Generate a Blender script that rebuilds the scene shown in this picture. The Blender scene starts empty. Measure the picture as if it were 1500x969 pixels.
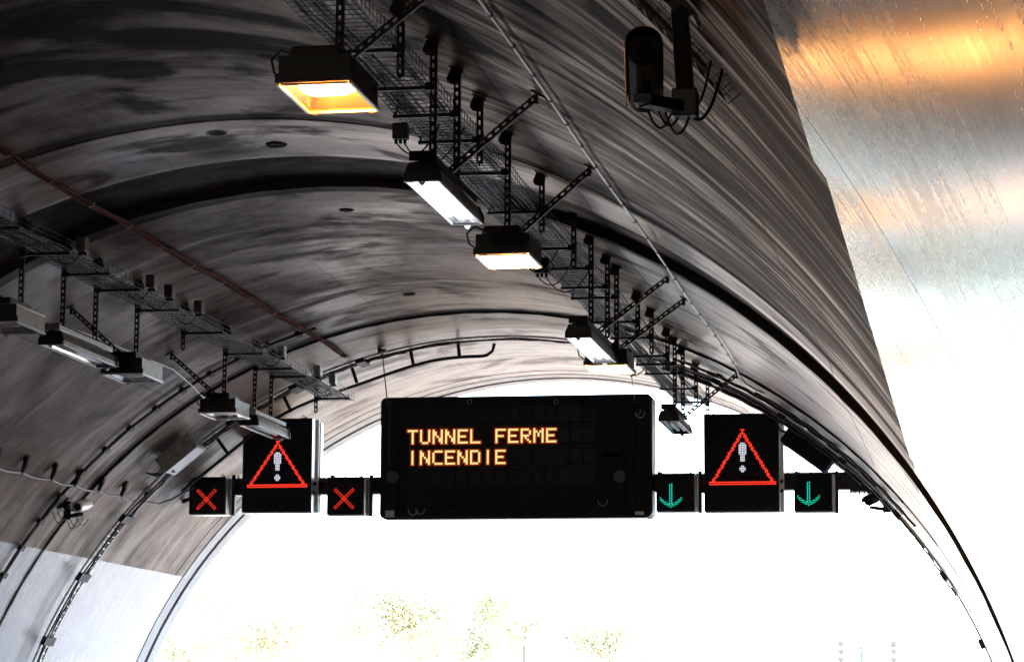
import bpy, math, random
import numpy as np
from mathutils import Vector, Matrix
random.seed(7)
rng = random.Random(11)
PI = math.pi
sc = bpy.context.scene
col = sc.collection

# ------------------------------------------------------------------ camera
# the tunnel axis is the world Y axis at X=0, Z=0; the photographer stands on the right walkway
CAM = Vector((7.04, 0.0, 1.81))
YAW, PITCH, ROLL = .1754, .1459, .0055
FPX = 4000.0
cam = bpy.data.cameras.new("camera"); cam_o = bpy.data.objects.new("camera", cam); col.objects.link(cam_o)
cam.sensor_width = 36.0; cam.lens = FPX / 1500 * 36.0
cam.clip_start = .1; cam.clip_end = 6000
_f = Vector((-math.sin(YAW) * math.cos(PITCH), math.cos(YAW) * math.cos(PITCH), math.sin(PITCH)))
_r = Vector((math.cos(YAW), math.sin(YAW), 0)); _u = _r.cross(_f)
RR = math.cos(ROLL) * _r + math.sin(ROLL) * _u; UU = -math.sin(ROLL) * _r + math.cos(ROLL) * _u
m = Matrix(((RR.x, UU.x, -_f.x, CAM.x), (RR.y, UU.y, -_f.y, CAM.y), (RR.z, UU.z, -_f.z, CAM.z), (0, 0, 0, 1)))
cam_o.matrix_world = m
sc.camera = cam_o

# ------------------------------------------------------------------ sky, sun, exposure
SUN_EL, SUN_AZ = math.radians(46), math.radians(142)      # azimuth measured from +Y towards +X
w = bpy.data.worlds.new("World"); sc.world = w; w.use_nodes = True
nt = w.node_tree; nt.nodes.clear()
sky = nt.nodes.new("ShaderNodeTexSky"); sky.sky_type = 'NISHITA'; sky.sun_disc = False
sky.sun_elevation = SUN_EL; sky.sun_rotation = SUN_AZ
sky.air_density = 1.0; sky.dust_density = 2.0; sky.ozone_density = 1.0
bg = nt.nodes.new("ShaderNodeBackground"); bg.inputs[1].default_value = 0.15
wo = nt.nodes.new("ShaderNodeOutputWorld")
nt.links.new(sky.outputs[0], bg.inputs[0]); nt.links.new(bg.outputs[0], wo.inputs[0])
sun = bpy.data.lights.new("sun", 'SUN'); sun.energy = 5.0; sun.angle = math.radians(.5); sun.color = (1, .95, .88)
sun_o = bpy.data.objects.new("sun", sun); col.objects.link(sun_o)
sd = Vector((math.sin(SUN_AZ) * math.cos(SUN_EL), math.cos(SUN_AZ) * math.cos(SUN_EL), math.sin(SUN_EL)))
sun_o.rotation_euler = sd.to_track_quat('Z', 'Y').to_euler(); sun_o.location = (0, 80, 60)
sc.view_settings.view_transform = 'Standard'; sc.view_settings.look = 'None'
sc.view_settings.gamma = 1; sc.view_settings.use_curve_mapping = False
EXPO = 4.2
sc.view_settings.exposure = EXPO
G = 2 ** EXPO
sc.render.engine = 'CYCLES'
sc.cycles.max_bounces = 8; sc.cycles.diffuse_bounces = 5; sc.cycles.glossy_bounces = 4
sc.cycles.transparent_max_bounces = 12
sc.cycles.sample_clamp_indirect = 3.0
sc.cycles.caustics_reflective = False; sc.cycles.caustics_refractive = False
sc.cycles.use_denoising = True

# ------------------------------------------------------------------ tools
def tag(o, label=None, cat=None, group=None, kind=None):
    if label: o['label'] = label
    if cat: o['category'] = cat
    if group: o['group'] = group
    if kind: o['kind'] = kind
    return o

def thing(name, label, cat, loc=(0, 0, 0), group=None, rotz=0):
    o = bpy.data.objects.new(name, None); col.objects.link(o)
    o.location = loc; o.rotation_euler = (0, 0, rotz); o.empty_display_size = .1
    return tag(o, label, cat, group)

def link_mesh(name, me, parent=None, loc=None):
    o = bpy.data.objects.new(name, me); col.objects.link(o)
    if parent: o.parent = parent
    if loc is not None: o.location = loc
    return o

def copy_tree(src, parent=None):
    c = src.copy(); col.objects.link(c); c.parent = parent
    for ch in [x for x in bpy.data.objects if x.parent == src]:
        copy_tree(ch, c)
    return c

class MB:
    def __init__(s): s.v = []; s.f = []; s.off = Vector((0, 0, 0))
    def add(s, vs, fs):
        n = len(s.v); s.v += [tuple(Vector(p) - s.off) for p in vs]; s.f += [tuple(i + n for i in f) for f in fs]
    def box(s, c, d, rot=None):
        c = Vector(c); x, y, z = d[0] / 2, d[1] / 2, d[2] / 2
        vs = [Vector((a * x, b * y, e * z)) for a in (-1, 1) for b in (-1, 1) for e in (-1, 1)]
        if rot is not None: vs = [rot @ p for p in vs]
        s.add([c + p for p in vs], [(0, 1, 3, 2), (4, 6, 7, 5), (0, 4, 5, 1), (2, 3, 7, 6), (0, 2, 6, 4), (1, 5, 7, 3)])
    def bar(s, a, b, wx, wy, up=(0, 0, 1)):
        a = Vector(a); b = Vector(b); d = (b - a); L = d.length; d.normalize(); up = Vector(up)
        if abs(d.dot(up)) > .98: up = Vector((0, 1, 0))
        x = d.cross(up).normalized(); y = x.cross(d)
        s.box((a + b) / 2, (wx, wy, L), Matrix((x, y, d)).transposed() if Matrix((x, y, d)).determinant() > 0 else Matrix((-x, y, d)).transposed())
    def tube(s, pts, r, n=6, caps=True):
        pts = [Vector(p) for p in pts]; N = len(pts); rings = []
        t0 = (pts[1] - pts[0]).normalized()
        nrm = t0.orthogonal().normalized(); prev = t0
        for i, p in enumerate(pts):
            t = ((pts[min(i + 1, N - 1)] - pts[max(i - 1, 0)])).normalized()
            q = prev.rotation_difference(t); nrm = (q @ nrm).normalized(); prev = t
            bn = t.cross(nrm); rr = r[i] if isinstance(r, (list, tuple)) else r
            rings.append([p + (nrm * math.cos(2 * PI * k / n) + bn * math.sin(2 * PI * k / n)) * rr for k in range(n)])
        vs = [p for rg in rings for p in rg]; fs = []
        for i in range(N - 1):
            for k in range(n):
                fs.append((i * n + k, i * n + (k + 1) % n, (i + 1) * n + (k + 1) % n, (i + 1) * n + k))
        if caps: fs.append(tuple(range(n))[::-1]); fs.append(tuple((N - 1) * n + k for k in range(n)))
        s.add(vs, fs)
    def prism(s, poly, axis, a, b):
        """poly: 2-D outline in the two other axes, extruded along axis from a to b"""
        n = len(poly); vs = []
        for t in (a, b):
            for p, q in poly:
                vs.append((t, p, q) if axis == 'x' else (p, t, q) if axis == 'y' else (p, q, t))
        fs = [tuple(range(n)), tuple(range(2 * n - 1, n - 1, -1))] + [(i, n + i, n + (i + 1) % n, (i + 1) % n) for i in range(n)]
        s.add(vs, fs)
    def perf(s, a, b, face=(0, -1, 0), wd=.05, dp=.028, pitch=.07):
        """slotted steel channel from a to b, its slotted web facing 'face'"""
        a = Vector(a); b = Vector(b); d = b - a; L = d.length; d.normalize()
        fc = Vector(face); fc = (fc - d * fc.dot(d)).normalized(); x = d.cross(fc)
        R3 = Matrix((x, fc, d)).transposed()
        rw = wd * .33
        for sg in (-1, 1):
            s.box((a + b) / 2 + x * sg * (wd - rw) / 2, (rw, .004, L), R3)
            s.box((a + b) / 2 + x * sg * (wd / 2) - fc * (dp / 2 + .003), (.005, dp, L), R3)
        k = max(1, int(L / pitch))
        for i in range(k + 1):
            s.box(a + d * L * i / k, (wd * .36, .0035, pitch * .5), R3)
    def build(s, name, mat, parent=None, loc=None, smooth=False, bevel=0):
        me = bpy.data.meshes.new(name); me.from_pydata(s.v, [], s.f); me.update()
        import bmesh
        bm = bmesh.new(); bm.from_mesh(me); bmesh.ops.recalc_face_normals(bm, faces=bm.faces); bm.to_mesh(me); bm.free()
        if smooth:
            for p in me.polygons: p.use_smooth = True
        me.materials.append(mat)
        o = link_mesh(name, me, parent, loc)
        if bevel:
            b = o.modifiers.new("bevel", 'BEVEL'); b.width = bevel; b.segments = 2; b.limit_method = 'ANGLE'
        return o

def ray(px, py): return _f + RR * ((px - 750) / FPX) - UU * ((py - 484.5) / FPX)
def at(px, py, Y): d = ray(px, py); return CAM + d * (Y / d.y)
TR = 7.63
def pol(ang, Y, r=TR): a = math.radians(ang); return Vector((r * math.cos(a), Y, r * math.sin(a)))
def catenary(a, b, sag, n=10):
    a = Vector(a); b = Vector(b)
    return [a.lerp(b, t / n) - Vector((0, 0, sag * 4 * (t / n) * (1 - t / n))) for t in range(n + 1)]
def loop(c, rx, rz, a0, a1, n=14, ydir=.3):
    c = Vector(c)
    return [c + Vector((rx * math.cos(math.radians(a0 + (a1 - a0) * i / n)), ydir * .1 * math.sin(i), rz * math.sin(math.radians(a0 + (a1 - a0) * i / n)))) for i in range(n + 1)]

# ------------------------------------------------------------------ materials
def mat(name, colr, rough=.5, metal=0, spec=.5, noise=0, nscale=8, bump=0):
    m = bpy.data.materials.new(name); m.use_nodes = True; t = m.node_tree; b = t.nodes["Principled BSDF"]
    b.inputs["Base Color"].default_value = (*colr, 1); b.inputs["Roughness"].default_value = rough
    b.inputs["Metallic"].default_value = metal; b.inputs["Specular IOR Level"].default_value = spec
    if noise:
        tc = t.nodes.new("ShaderNodeTexCoord"); n = t.nodes.new("ShaderNodeTexNoise"); n.inputs["Scale"].default_value = nscale; n.inputs["Detail"].default_value = 6
        t.links.new(tc.outputs["Object"], n.inputs["Vector"])
        r = t.nodes.new("ShaderNodeMapRange"); r.inputs[1].default_value = .3; r.inputs[2].default_value = .7
        r.inputs[3].default_value = 1 - noise; r.inputs[4].default_value = 1 + noise * .5
        t.links.new(n.outputs[0], r.inputs[0])
        mx = t.nodes.new("ShaderNodeVectorMath"); mx.operation = 'SCALE'; mx.inputs[0].default_value = colr
        t.links.new(r.outputs[0], mx.inputs["Scale"]); t.links.new(mx.outputs[0], b.inputs["Base Color"])
        r2 = t.nodes.new("ShaderNodeMapRange"); r2.inputs[3].default_value = rough * .8; r2.inputs[4].default_value = min(1, rough * 1.3)
        t.links.new(n.outputs[0], r2.inputs[0]); t.links.new(r2.outputs[0], b.inputs["Roughness"])
        if bump:
            bp = t.nodes.new("ShaderNodeBump"); bp.inputs["Strength"].default_value = bump; bp.inputs["Distance"].default_value = .01
            t.links.new(n.outputs[0], bp.inputs["Height"]); t.links.new(bp.outputs[0], b.inputs["Normal"])
    return m

def emis(name, colr, strength):
    m = bpy.data.materials.new(name); m.use_nodes = True; t = m.node_tree; t.nodes.clear()
    e = t.nodes.new("ShaderNodeEmission"); e.inputs[0].default_value = (*colr, 1); e.inputs[1].default_value = strength
    o = t.nodes.new("ShaderNodeOutputMaterial"); t.links.new(e.outputs[0], o.inputs[0]); return m

def pane(name, tint, gloss=.15, rough=.05):
    m = bpy.data.materials.new(name); m.use_nodes = True; t = m.node_tree; t.nodes.clear()
    a = t.nodes.new("ShaderNodeBsdfTransparent"); a.inputs[0].default_value = (*tint, 1)
    g = t.nodes.new("ShaderNodeBsdfGlossy"); g.inputs["Roughness"].default_value = rough
    lw = t.nodes.new('ShaderNodeLayerWeight'); lw.inputs[0].default_value = .3
    ad = t.nodes.new('ShaderNodeMath'); ad.operation = 'MULTIPLY_ADD'; ad.inputs[1].default_value = gloss * 1.5; ad.inputs[2].default_value = gloss * .5; ad.use_clamp = True
    x = t.nodes.new("ShaderNodeMixShader"); o = t.nodes.new("ShaderNodeOutputMaterial")
    t.links.new(lw.outputs['Facing'], ad.inputs[0]); t.links.new(ad.outputs[0], x.inputs[0])
    t.links.new(a.outputs[0], x.inputs[1]); t.links.new(g.outputs[0], x.inputs[2]); t.links.new(x.outputs[0], o.inputs[0]); return m

class NT:
    def __init__(s, name):
        s.m = bpy.data.materials.new(name); s.m.use_nodes = True; s.t = s.m.node_tree; s.b = s.t.nodes["Principled BSDF"]
        tc = s.t.nodes.new("ShaderNodeTexCoord"); s.sep = s.t.nodes.new("ShaderNodeSeparateXYZ"); s.t.links.new(tc.outputs["Object"], s.sep.inputs[0])
        s.obj = tc.outputs["Object"]
        s.x, s.y, s.z = s.sep.outputs
        s.u = s.math('MULTIPLY', s.math('ARCTAN2', s.z, s.x), TR)         # metres along the vault's curve
    def _in(s, sock, v):
        if isinstance(v, bpy.types.NodeSocket): s.t.links.new(v, sock)
        else: sock.default_value = v
    def math(s, op, a, b=0.0, c=None, clamp=False):
        n = s.t.nodes.new("ShaderNodeMath"); n.operation = op; n.use_clamp = clamp
        s._in(n.inputs[0], a); s._in(n.inputs[1], b)
        if c is not None: s._in(n.inputs[2], c)
        return n.outputs[0]
    def noise(s, su, sy, detail=6, rough=.55, dist=0, off=0.0):
        c = s.t.nodes.new("ShaderNodeCombineXYZ")
        s._in(c.inputs[0], s.math('MULTIPLY', s.u, su)); s._in(c.inputs[1], s.math('MULTIPLY', s.y, sy)); c.inputs[2].default_value = off
        n = s.t.nodes.new("ShaderNodeTexNoise"); n.inputs["Scale"].default_value = 1; n.inputs["Detail"].default_value = detail
        n.inputs["Roughness"].default_value = rough; n.inputs["Distortion"].default_value = dist
        s.t.links.new(c.outputs[0], n.inputs["Vector"]); return n.outputs[0]
    def rng(s, v, a, b, c, d, smooth=False):
        n = s.t.nodes.new("ShaderNodeMapRange"); n.interpolation_type = 'SMOOTHSTEP' if smooth else 'LINEAR'
        s._in(n.inputs[0], v)
        for i, q in enumerate((a, b, c, d)): n.inputs[i + 1].default_value = q
        return n.outputs[0]
    def band(s, v, a, b, e):   # 1 inside a..b with soft edges e
        return s.math('MULTIPLY', s.rng(v, a - e, a + e, 0, 1, True), s.rng(v, b - e, b + e, 1, 0, True))
    def mix(s, f, a, b):
        n = s.t.nodes.new("ShaderNodeMix"); n.data_type = 'RGBA'
        s._in(n.inputs[0], f); s._in(n.inputs[6], a if isinstance(a, bpy.types.NodeSocket) else (*a, 1)); s._in(n.inputs[7], b if isinstance(b, bpy.types.NodeSocket) else (*b, 1))
        return n.outputs[2]
    def bump(s, h, st, dist):
        n = s.t.nodes.new("ShaderNodeBump"); n.inputs["Strength"].default_value = st; n.inputs["Distance"].default_value = dist
        s.t.links.new(h, n.inputs["Height"]); s.t.links.new(n.outputs[0], s.b.inputs["Normal"])

def concrete():
    n = NT("sooty_concrete")
    st = n.noise(.34, 2.7, 9, .60, .9)            # streaks along the formwork
    st2 = n.noise(.9, 8.0, 5, .6, .6, 3.1)
    bl = n.noise(.38, .30, 6, .6, .9, 7.7)        # cloudy soot
    bl2 = n.noise(.30, .8, 6, .62, 1.4, 13.0)
    bl3 = n.noise(1.3, 1.6, 7, .65, .8, 41.0)
    sp = n.noise(6, 6, 6, .7, 0, 5.0)
    ang = n.math('MULTIPLY', n.u, 180 / PI / TR)
    rt = n.rng(ang, 60, 78, .95, .4, True)     # combed streaks mostly on the right haunch
    rt = n.math('MULTIPLY', rt, n.rng(bl2, .36, .60, .30, 1.15))
    stc = n.math('ADD', n.math('MULTIPLY', n.math('SUBTRACT', st, .5), rt), .5)
    f = n.math('ADD', n.math('MULTIPLY', stc, .34), n.math('MULTIPLY', bl, .42))
    f = n.math('ADD', f, n.math('MULTIPLY', n.math('ADD', n.math('MULTIPLY', n.math('SUBTRACT', st2, .5), rt), .5), .12)); f = n.math('ADD', f, n.math('MULTIPLY', bl3, .12))
    f = n.rng(f, .38, .60, 0, 1, True)
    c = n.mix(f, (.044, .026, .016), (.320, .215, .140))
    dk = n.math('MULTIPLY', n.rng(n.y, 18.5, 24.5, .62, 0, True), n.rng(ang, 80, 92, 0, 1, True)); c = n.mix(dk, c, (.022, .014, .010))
    c = n.mix(n.math('MULTIPLY', n.rng(bl2, .54, .70, 0, 1, True), .6), c, (.36, .265, .195))
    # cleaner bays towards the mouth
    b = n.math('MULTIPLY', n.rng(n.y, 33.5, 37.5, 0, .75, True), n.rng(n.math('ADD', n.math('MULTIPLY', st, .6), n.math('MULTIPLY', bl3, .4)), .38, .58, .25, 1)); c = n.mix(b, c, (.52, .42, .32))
    b = n.math('MULTIPLY', n.rng(ang, 112, 134, 0, .72, True), n.rng(n.math('ADD', n.math('MULTIPLY', st, .5), n.math('MULTIPLY', bl3, .5)), .38, .60, 1, .6)); c = n.mix(b, c, (.085, .078, .070))
    b = n.math('MULTIPLY', n.math('MULTIPLY', n.rng(ang, 58, 70, .75, 0, True), n.rng(n.y, 28, 29, 0, 1, True)), n.rng(n.math('ADD', n.math('MULTIPLY', st, .6), n.math('MULTIPLY', bl3, .4)), .36, .58, .45, 1)); c = n.mix(b, c, (.56, .46, .365))
    # pinkish lamp light painted as a pale collar just in front of the bold joint
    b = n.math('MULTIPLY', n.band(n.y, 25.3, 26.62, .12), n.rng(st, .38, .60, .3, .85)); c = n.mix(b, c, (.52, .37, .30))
    # brown grime on the right haunch
    b = n.math('MULTIPLY', n.rng(ang, 44, 66, 1, .15, True), n.rng(n.y, 22, 28.3, 1, .35, True)); b = n.math('MULTIPLY', b, n.rng(n.math('ADD', n.math('MULTIPLY', st, .7), n.math('MULTIPLY', bl2, .3)), .46, .62, 1, .25, True))
    c = n.mix(b, c, (.028, .015, .009))
    # black soot tongues, most of them deep in the tunnel on the left of the crown
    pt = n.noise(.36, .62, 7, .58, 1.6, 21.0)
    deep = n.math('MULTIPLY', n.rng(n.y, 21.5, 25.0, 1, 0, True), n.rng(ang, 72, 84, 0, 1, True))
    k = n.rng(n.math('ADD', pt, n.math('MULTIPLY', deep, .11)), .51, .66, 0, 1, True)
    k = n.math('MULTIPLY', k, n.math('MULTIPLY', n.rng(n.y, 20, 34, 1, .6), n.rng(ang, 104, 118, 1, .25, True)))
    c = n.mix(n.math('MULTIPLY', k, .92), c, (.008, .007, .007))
    crk = n.noise(.8, 1.1, 5, .6, 2.4, 55.0)
    c = n.mix(n.math('MULTIPLY', n.band(crk, .498, .502, .003), .5), c, (.015, .013, .012))
    # recess shade before the bold joint painted dark; soot bands at the other joints
    b = n.band(n.y, 26.66, 28.3, .05); b = n.math('MULTIPLY', b, n.rng(bl3, .3, .6, 1, .78)); c = n.mix(b, c, n.mix(n.rng(bl, .4, .6, 0, 1), (.012, .010, .009), (.045, .035, .028)))
    b = n.math('MULTIPLY', n.band(n.y, 24.62, 24.86, .06), .75); c = n.mix(b, c, (.014, .012, .011))
    b = n.math('MULTIPLY', n.band(n.y, 18.75, 18.95, .06), .5); c = n.mix(b, c, (.014, .012, .011))
    b = n.math('MULTIPLY', n.band(n.y, 36.85, 37.07, .05), .6); c = n.mix(b, c, (.03, .027, .025))
    b = n.math('MULTIPLY', n.band(n.y, 43.4, 43.48, .02), .8); c = n.mix(b, c, (.02, .02, .02))
    # shutter lines running along the tunnel
    for a0, w_, st_ in ((65.7, .07, .6), (43.8, .10, .6), (123.3, .06, .5), (99.1, .05, .3), (52.0, .05, .3)):
        wob = n.math('ADD', ang, n.math('MULTIPLY', n.noise(.5, .8, 3, .5, 0, a0), .35))
        c = n.mix(n.math('MULTIPLY', n.band(wob, a0 + .17 - w_, a0 + .17 + w_, .06), st_), c, (.018, .015, .013))
    # blast-cleaned coating edge below the paint line is lighter; speckle
    c = n.mix(n.math('MULTIPLY', n.rng(sp, .58, .75, 0, 1), .35), c, (.03, .027, .025))
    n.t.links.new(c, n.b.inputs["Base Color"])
    lum = n.t.nodes.new("ShaderNodeRGBToBW"); n.t.links.new(c, lum.inputs[0])
    r = n.rng(lum.outputs[0], .015, .22, .72, .42)
    n.t.links.new(n.math('ADD', r, n.rng(st2, .3, .7, .05, -.05)), n.b.inputs["Roughness"])
    n.t.links.new(n.rng(lum.outputs[0], .015, .2, .03, .30), n.b.inputs["Specular IOR Level"]); n.b.inputs["Specular Tint"].default_value = (1, .74, .54, 1)
    h = n.math('ADD', n.math('MULTIPLY', stc, .35), n.math('MULTIPLY', n.noise(1.5, 1.8, 9, .62, .4, 2), .7))
    n.bump(h, .22, .03)
    return n.m

def white_paint():
    n = NT("white_wall_coating")
    st = n.noise(.42, 4.5, 2, .5, .4, 4)
    st2 = n.noise(2.2, 9.0, 3, .5, .2, 9)
    bl = n.noise(.7, .5, 6, .6, .8, 17)
    gr = n.noise(110, 13, 2, .6, 0, 2)
    c = n.mix(n.rng(n.math('ADD', n.math('MULTIPLY', st, .45), n.math('MULTIPLY', bl, .55)), .38, .6, 0, 1), (.42, .42, .43), (.56, .565, .58))
    c = n.mix(n.rng(gr, .35, .7, 0, .28), c, (.20, .18, .165))
    c = n.mix(n.rng(st2, .55, .75, 0, .25), c, (.25, .22, .20))
    # exhaust film on the coating deep inside
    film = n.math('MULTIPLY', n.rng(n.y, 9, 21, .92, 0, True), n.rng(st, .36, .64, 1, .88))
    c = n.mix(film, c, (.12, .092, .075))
    for y0, hw in ((12.93, .005), (8.3, .003), (18.9, .006)):
        wob = n.math('ADD', n.y, n.math('MULTIPLY', n.noise(.6, .2, 2, .5, 0, y0), .10))
        c = n.mix(n.math('MULTIPLY', n.band(wob, y0 - hw, y0 + hw, .003), .7), c, (.10, .09, .085) if y0 in (12.93, 18.9) else (.60, .57, .54))
    n.t.links.new(c, n.b.inputs["Base Color"])
    r = n.rng(n.math('ADD', n.math('MULTIPLY', st, .35), n.math('MULTIPLY', bl, .65)), .35, .65, .20, .30)
    r = n.math('ADD', r, n.math('ADD', n.rng(gr, .3, .7, -.015, .04), n.math('MULTIPLY', n.math('SUBTRACT', st2, .5), .12)))
    n.t.links.new(r, n.b.inputs["Roughness"]); n.b.inputs["Specular IOR Level"].default_value = .6
    return n.m

M = dict(
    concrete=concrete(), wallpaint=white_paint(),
    seal=mat("joint_seal", (.006, .006, .006), .7),
    portal=mat("portal_concrete", (.42, .41, .40), .7, noise=.2, nscale=3, bump=.2),
    black=mat("black_enamel", (.010, .010, .012), .45, noise=.3, nscale=5),
    face=mat("display_face", (.004, .004, .006), .6, spec=.3),
    navy=mat("dark_blue_cabinet", (.006, .010, .017), .6, spec=.25, noise=.3, nscale=4),
    cell=mat("display_lens_block", (.0065, .007, .008), .4, spec=.25),
    steel=mat("dark_steel", (.022, .018, .017), .5, .4, noise=.4, nscale=30),
    galv=mat("galvanised_steel", (.42, .43, .45), .38, .7, noise=.25, nscale=20),
    alu=mat("brushed_aluminium", (.29, .285, .28), .35, .6, noise=.3, nscale=12),
    alup=mat("pale_aluminium_edge", (.75, .77, .8), .35, .3),
    rust=mat("dark_sodium_housing", (.045, .03, .025), .5, .2, noise=.3, nscale=14),
    wire=mat("grimy_galvanised_wire", (.022, .019, .017), .5, .5),
    cable=mat("black_cable", (.012, .012, .012), .5),
    green=mat("dark_green_cable", (.012, .035, .022), .45),
    green2=mat("grey_green_cable", (.03, .045, .035), .5),
    red=mat("red_brown_cable", (.15, .030, .020), .75, spec=.15, noise=.4, nscale=10),
    clip=mat("cable_clip", (.55, .5, .47), .45),
    conduit=mat("pale_conduit", (.45, .42, .40), .35, .4, noise=.2, nscale=6),
    box=mat("grey_plastic_box", (.40, .45, .52), .35),
    glass=pane("clear_lamp_glass", (.95, .97, .98), .08),
    mirror=mat("lamp_reflector", (.8, .82, .85), .15, .9),
    refl_white=mat("white_enamel_reflector", (.82, .82, .80), .5), refl_metal=mat("hammered_reflector", (.42, .41, .40), .25, .9),
    whitecam=mat("white_camera_housing", (.75, .75, .76), .35),
    asphalt=mat("asphalt", (.055, .055, .057), .8, noise=.35, nscale=9, bump=.3),
    paving=mat("pale_paving", (.41, .345, .28), .8, noise=.2, nscale=3),
    kerb=mat("kerb_stone", (.35, .34, .33), .8, noise=.2, nscale=6),
    line=mat("road_paint", (.78, .78, .76), .6, noise=.15, nscale=10),
    earth=mat("dry_ground", (.26, .20, .14), .9, noise=.4, nscale=.4),
    bark=mat("bark", (.24, .22, .19), .9, noise=.3, nscale=12),
    leaf=mat("leaf_green", (.12, .13, .085), .6, noise=.5, nscale=.9),
    leaf2=mat("leaf_yellow_green", (.13, .13, .09), .6, noise=.5, nscale=.9),
    pink=mat("pink_cloth", (.55, .10, .18), .7), bluecloth=mat("blue_cloth", (.10, .30, .55), .7),
    signblue=mat("blue_sign_paint", (.16, .22, .32), .4),
    hole=mat("dark_recess", (.01, .01, .01), .8),
    e_red=emis("red_led", (1, .04, .02), 1.5 / G), e_white=emis("white_led", (.88, .86, 1), 1.0 / G),
    e_green=emis("green_led", (.02, .95, .62), .95 / G), e_amber=emis("amber_led", (1, .72, .27), 1.25 / G),
    e_amberdim=emis("amber_halo", (.75, .08, .01), .30 / G),
    e_sodium=emis("sodium_arc_tube", (1, .27, .022), 520 / G), e_fluo=emis("fluorescent_tube", (.95, .98, 1), 16 / G),
    e_warm=emis("warm_white_arc_tube", (1, .40, .10), 900 / G),
)

# ------------------------------------------------------------------ tunnel shell
Y0, Y1 = -60.0, 43.86
JOINTS = [-52.7, -43.6, -34.5, -25.5, -16.4, -7.4, 1.7, 10.8, 18.9, 28.0, 37.07]
def radius(Y):
    """the bay in front of the bold joint sags a few centimetres, the bays behind step inwards"""
    r = TR
    if 25.0 < Y <= 26.6: r += .03 * math.sin((Y - 25.0) / 1.6 * PI)
    elif 26.6 < Y <= 28.0: r += .055 * min(1, (Y - 26.6) / .12)
    elif 28.0 < Y < 30.5: r -= .035 * (30.5 - Y) / 2.5
    elif 37.07 < Y < 39: r -= .022 * (39 - Y) / 1.93
    elif 24.85 < Y <= 25.0: r -= .008
    return r
def step_k(an):
    """the steps at the joints die out towards the foot of the walls"""
    return min(1, max(.08, (math.sin(math.radians(an)) - .25) / .5))
def paint_r(Y):
    if Y < 12: return 34.35 + .05 * (Y - 6)
    return 33.9 + min(1, (Y - 12) / 12) * .55
def paint_l(Y): return 145.3
def vault_sheet(name, a_lo, a_hi, ma, label, cat=None):
    ys = []
    y = Y0
    while y < Y1 - .01:
        ys.append(y); y += 2.0 if y < 4 else .5
    ys.append(Y1)
    for q in (24.8495, 24.8505, 25.2, 25.4, 25.8, 26.2, 26.6, 26.66, 26.72, 27.9995, 28.0005, 37.0695, 37.0705, 11.99, 12.01): ys.append(q)
    for j in JOINTS[:-2]: ys += [j - .015, j - .0149, j + .015, j + .0151]
    ys = sorted(y for y in set(ys) if Y0 <= y <= Y1)
    NA = 120; vs = []; fs = []
    for y in ys:
        lo, hi = a_lo(y), a_hi(y)
        r = radius(y)
        for j in JOINTS[:-2]:
            if abs(y - j) < .01495: r = TR + .05
        for i in range(NA + 1):
            an = lo + (hi - lo) * i / NA; vs.append(pol(an, y, TR + (r - TR) * step_k(an)))
    W = NA + 1
    for a in range(len(ys) - 1):
        for i in range(NA):
            fs.append((a * W + i, (a + 1) * W + i, (a + 1) * W + i + 1, a * W + i + 1))
    me = bpy.data.meshes.new(name); me.from_pydata(vs, [], fs); me.update()
    for p in me.polygons: p.use_smooth = True
    # keep the joint edges crisp
    me.materials.append(ma)
    o = link_mesh(name, me)
    es = o.modifiers.new("split", 'EDGE_SPLIT'); es.split_angle = math.radians(35); es.use_edge_sharp = False
    return tag(o, label, cat, kind='structure')
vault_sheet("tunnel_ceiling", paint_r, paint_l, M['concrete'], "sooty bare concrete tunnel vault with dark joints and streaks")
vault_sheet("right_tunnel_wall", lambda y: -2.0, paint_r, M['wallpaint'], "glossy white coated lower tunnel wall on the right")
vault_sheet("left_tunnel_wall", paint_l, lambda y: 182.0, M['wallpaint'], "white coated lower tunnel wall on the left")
# bitumen seals squeezed out at the two stepped joints: narrow collars standing on the step
def collar(y0, y1, r0, r1, label, amin=-1, ma='seal'):
    mb = MB(); n = 120; prof = [(y0, r0), (y1, r0), (y1, r1), (y0, r1)]
    for i in range(n):
        a, b = amin + (181 - amin) * i / n, amin + (181 - amin) * (i + 1) / n
        ta, tb = [(TR - r0 - .008) * (1 - step_k(q)) for q in (a, b)]
        wa = ta + .004 * math.sin(i * 1.9) + .003 * math.sin(i * .37); wb = tb + .004 * math.sin((i + 1) * 1.9) + .003 * math.sin((i + 1) * .37)
        for k in range(4):
            p, q = prof[k], prof[(k + 1) % 4]
            mb.add([pol(a, p[0], p[1] + wa), pol(b, p[0], p[1] + wb), pol(b, q[0], q[1] + wb), pol(a, q[0], q[1] + wa)], [(0, 1, 2, 3)])
    o = mb.build("joint_seal_trim", M['seal'], smooth=True); es = o.modifiers.new("split", 'EDGE_SPLIT'); es.split_angle = math.radians(30)
    return tag(o, label, kind='structure')
collar(27.988, 28.006, TR - .042, TR + .08, "bold black seal curving along the stepped joint of the vault")
collar(37.04, 37.09, TR - .03, TR + .03, "thin black seal along the farther joint of the vault", 40)
# outer body of the lining (gives the shell its thickness)
mb = MB(); n = 64
prof = [(Y0, TR + .25), (Y0, 8.5), (44.75, 8.5), (44.75, TR + .30)]
for i in range(n):
    a, b = -2 + 184 * i / n, -2 + 184 * (i + 1) / n
    for k in range(4):
        p, q = prof[k], prof[(k + 1) % 4]
        mb.add([pol(a, *p), pol(b, *p), pol(b, *q), pol(a, *q)], [(0, 1, 2, 3)])
tag(mb.build("outer_tunnel_wall", M['portal']), "outer concrete body of the tunnel lining", kind='structure')
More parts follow.
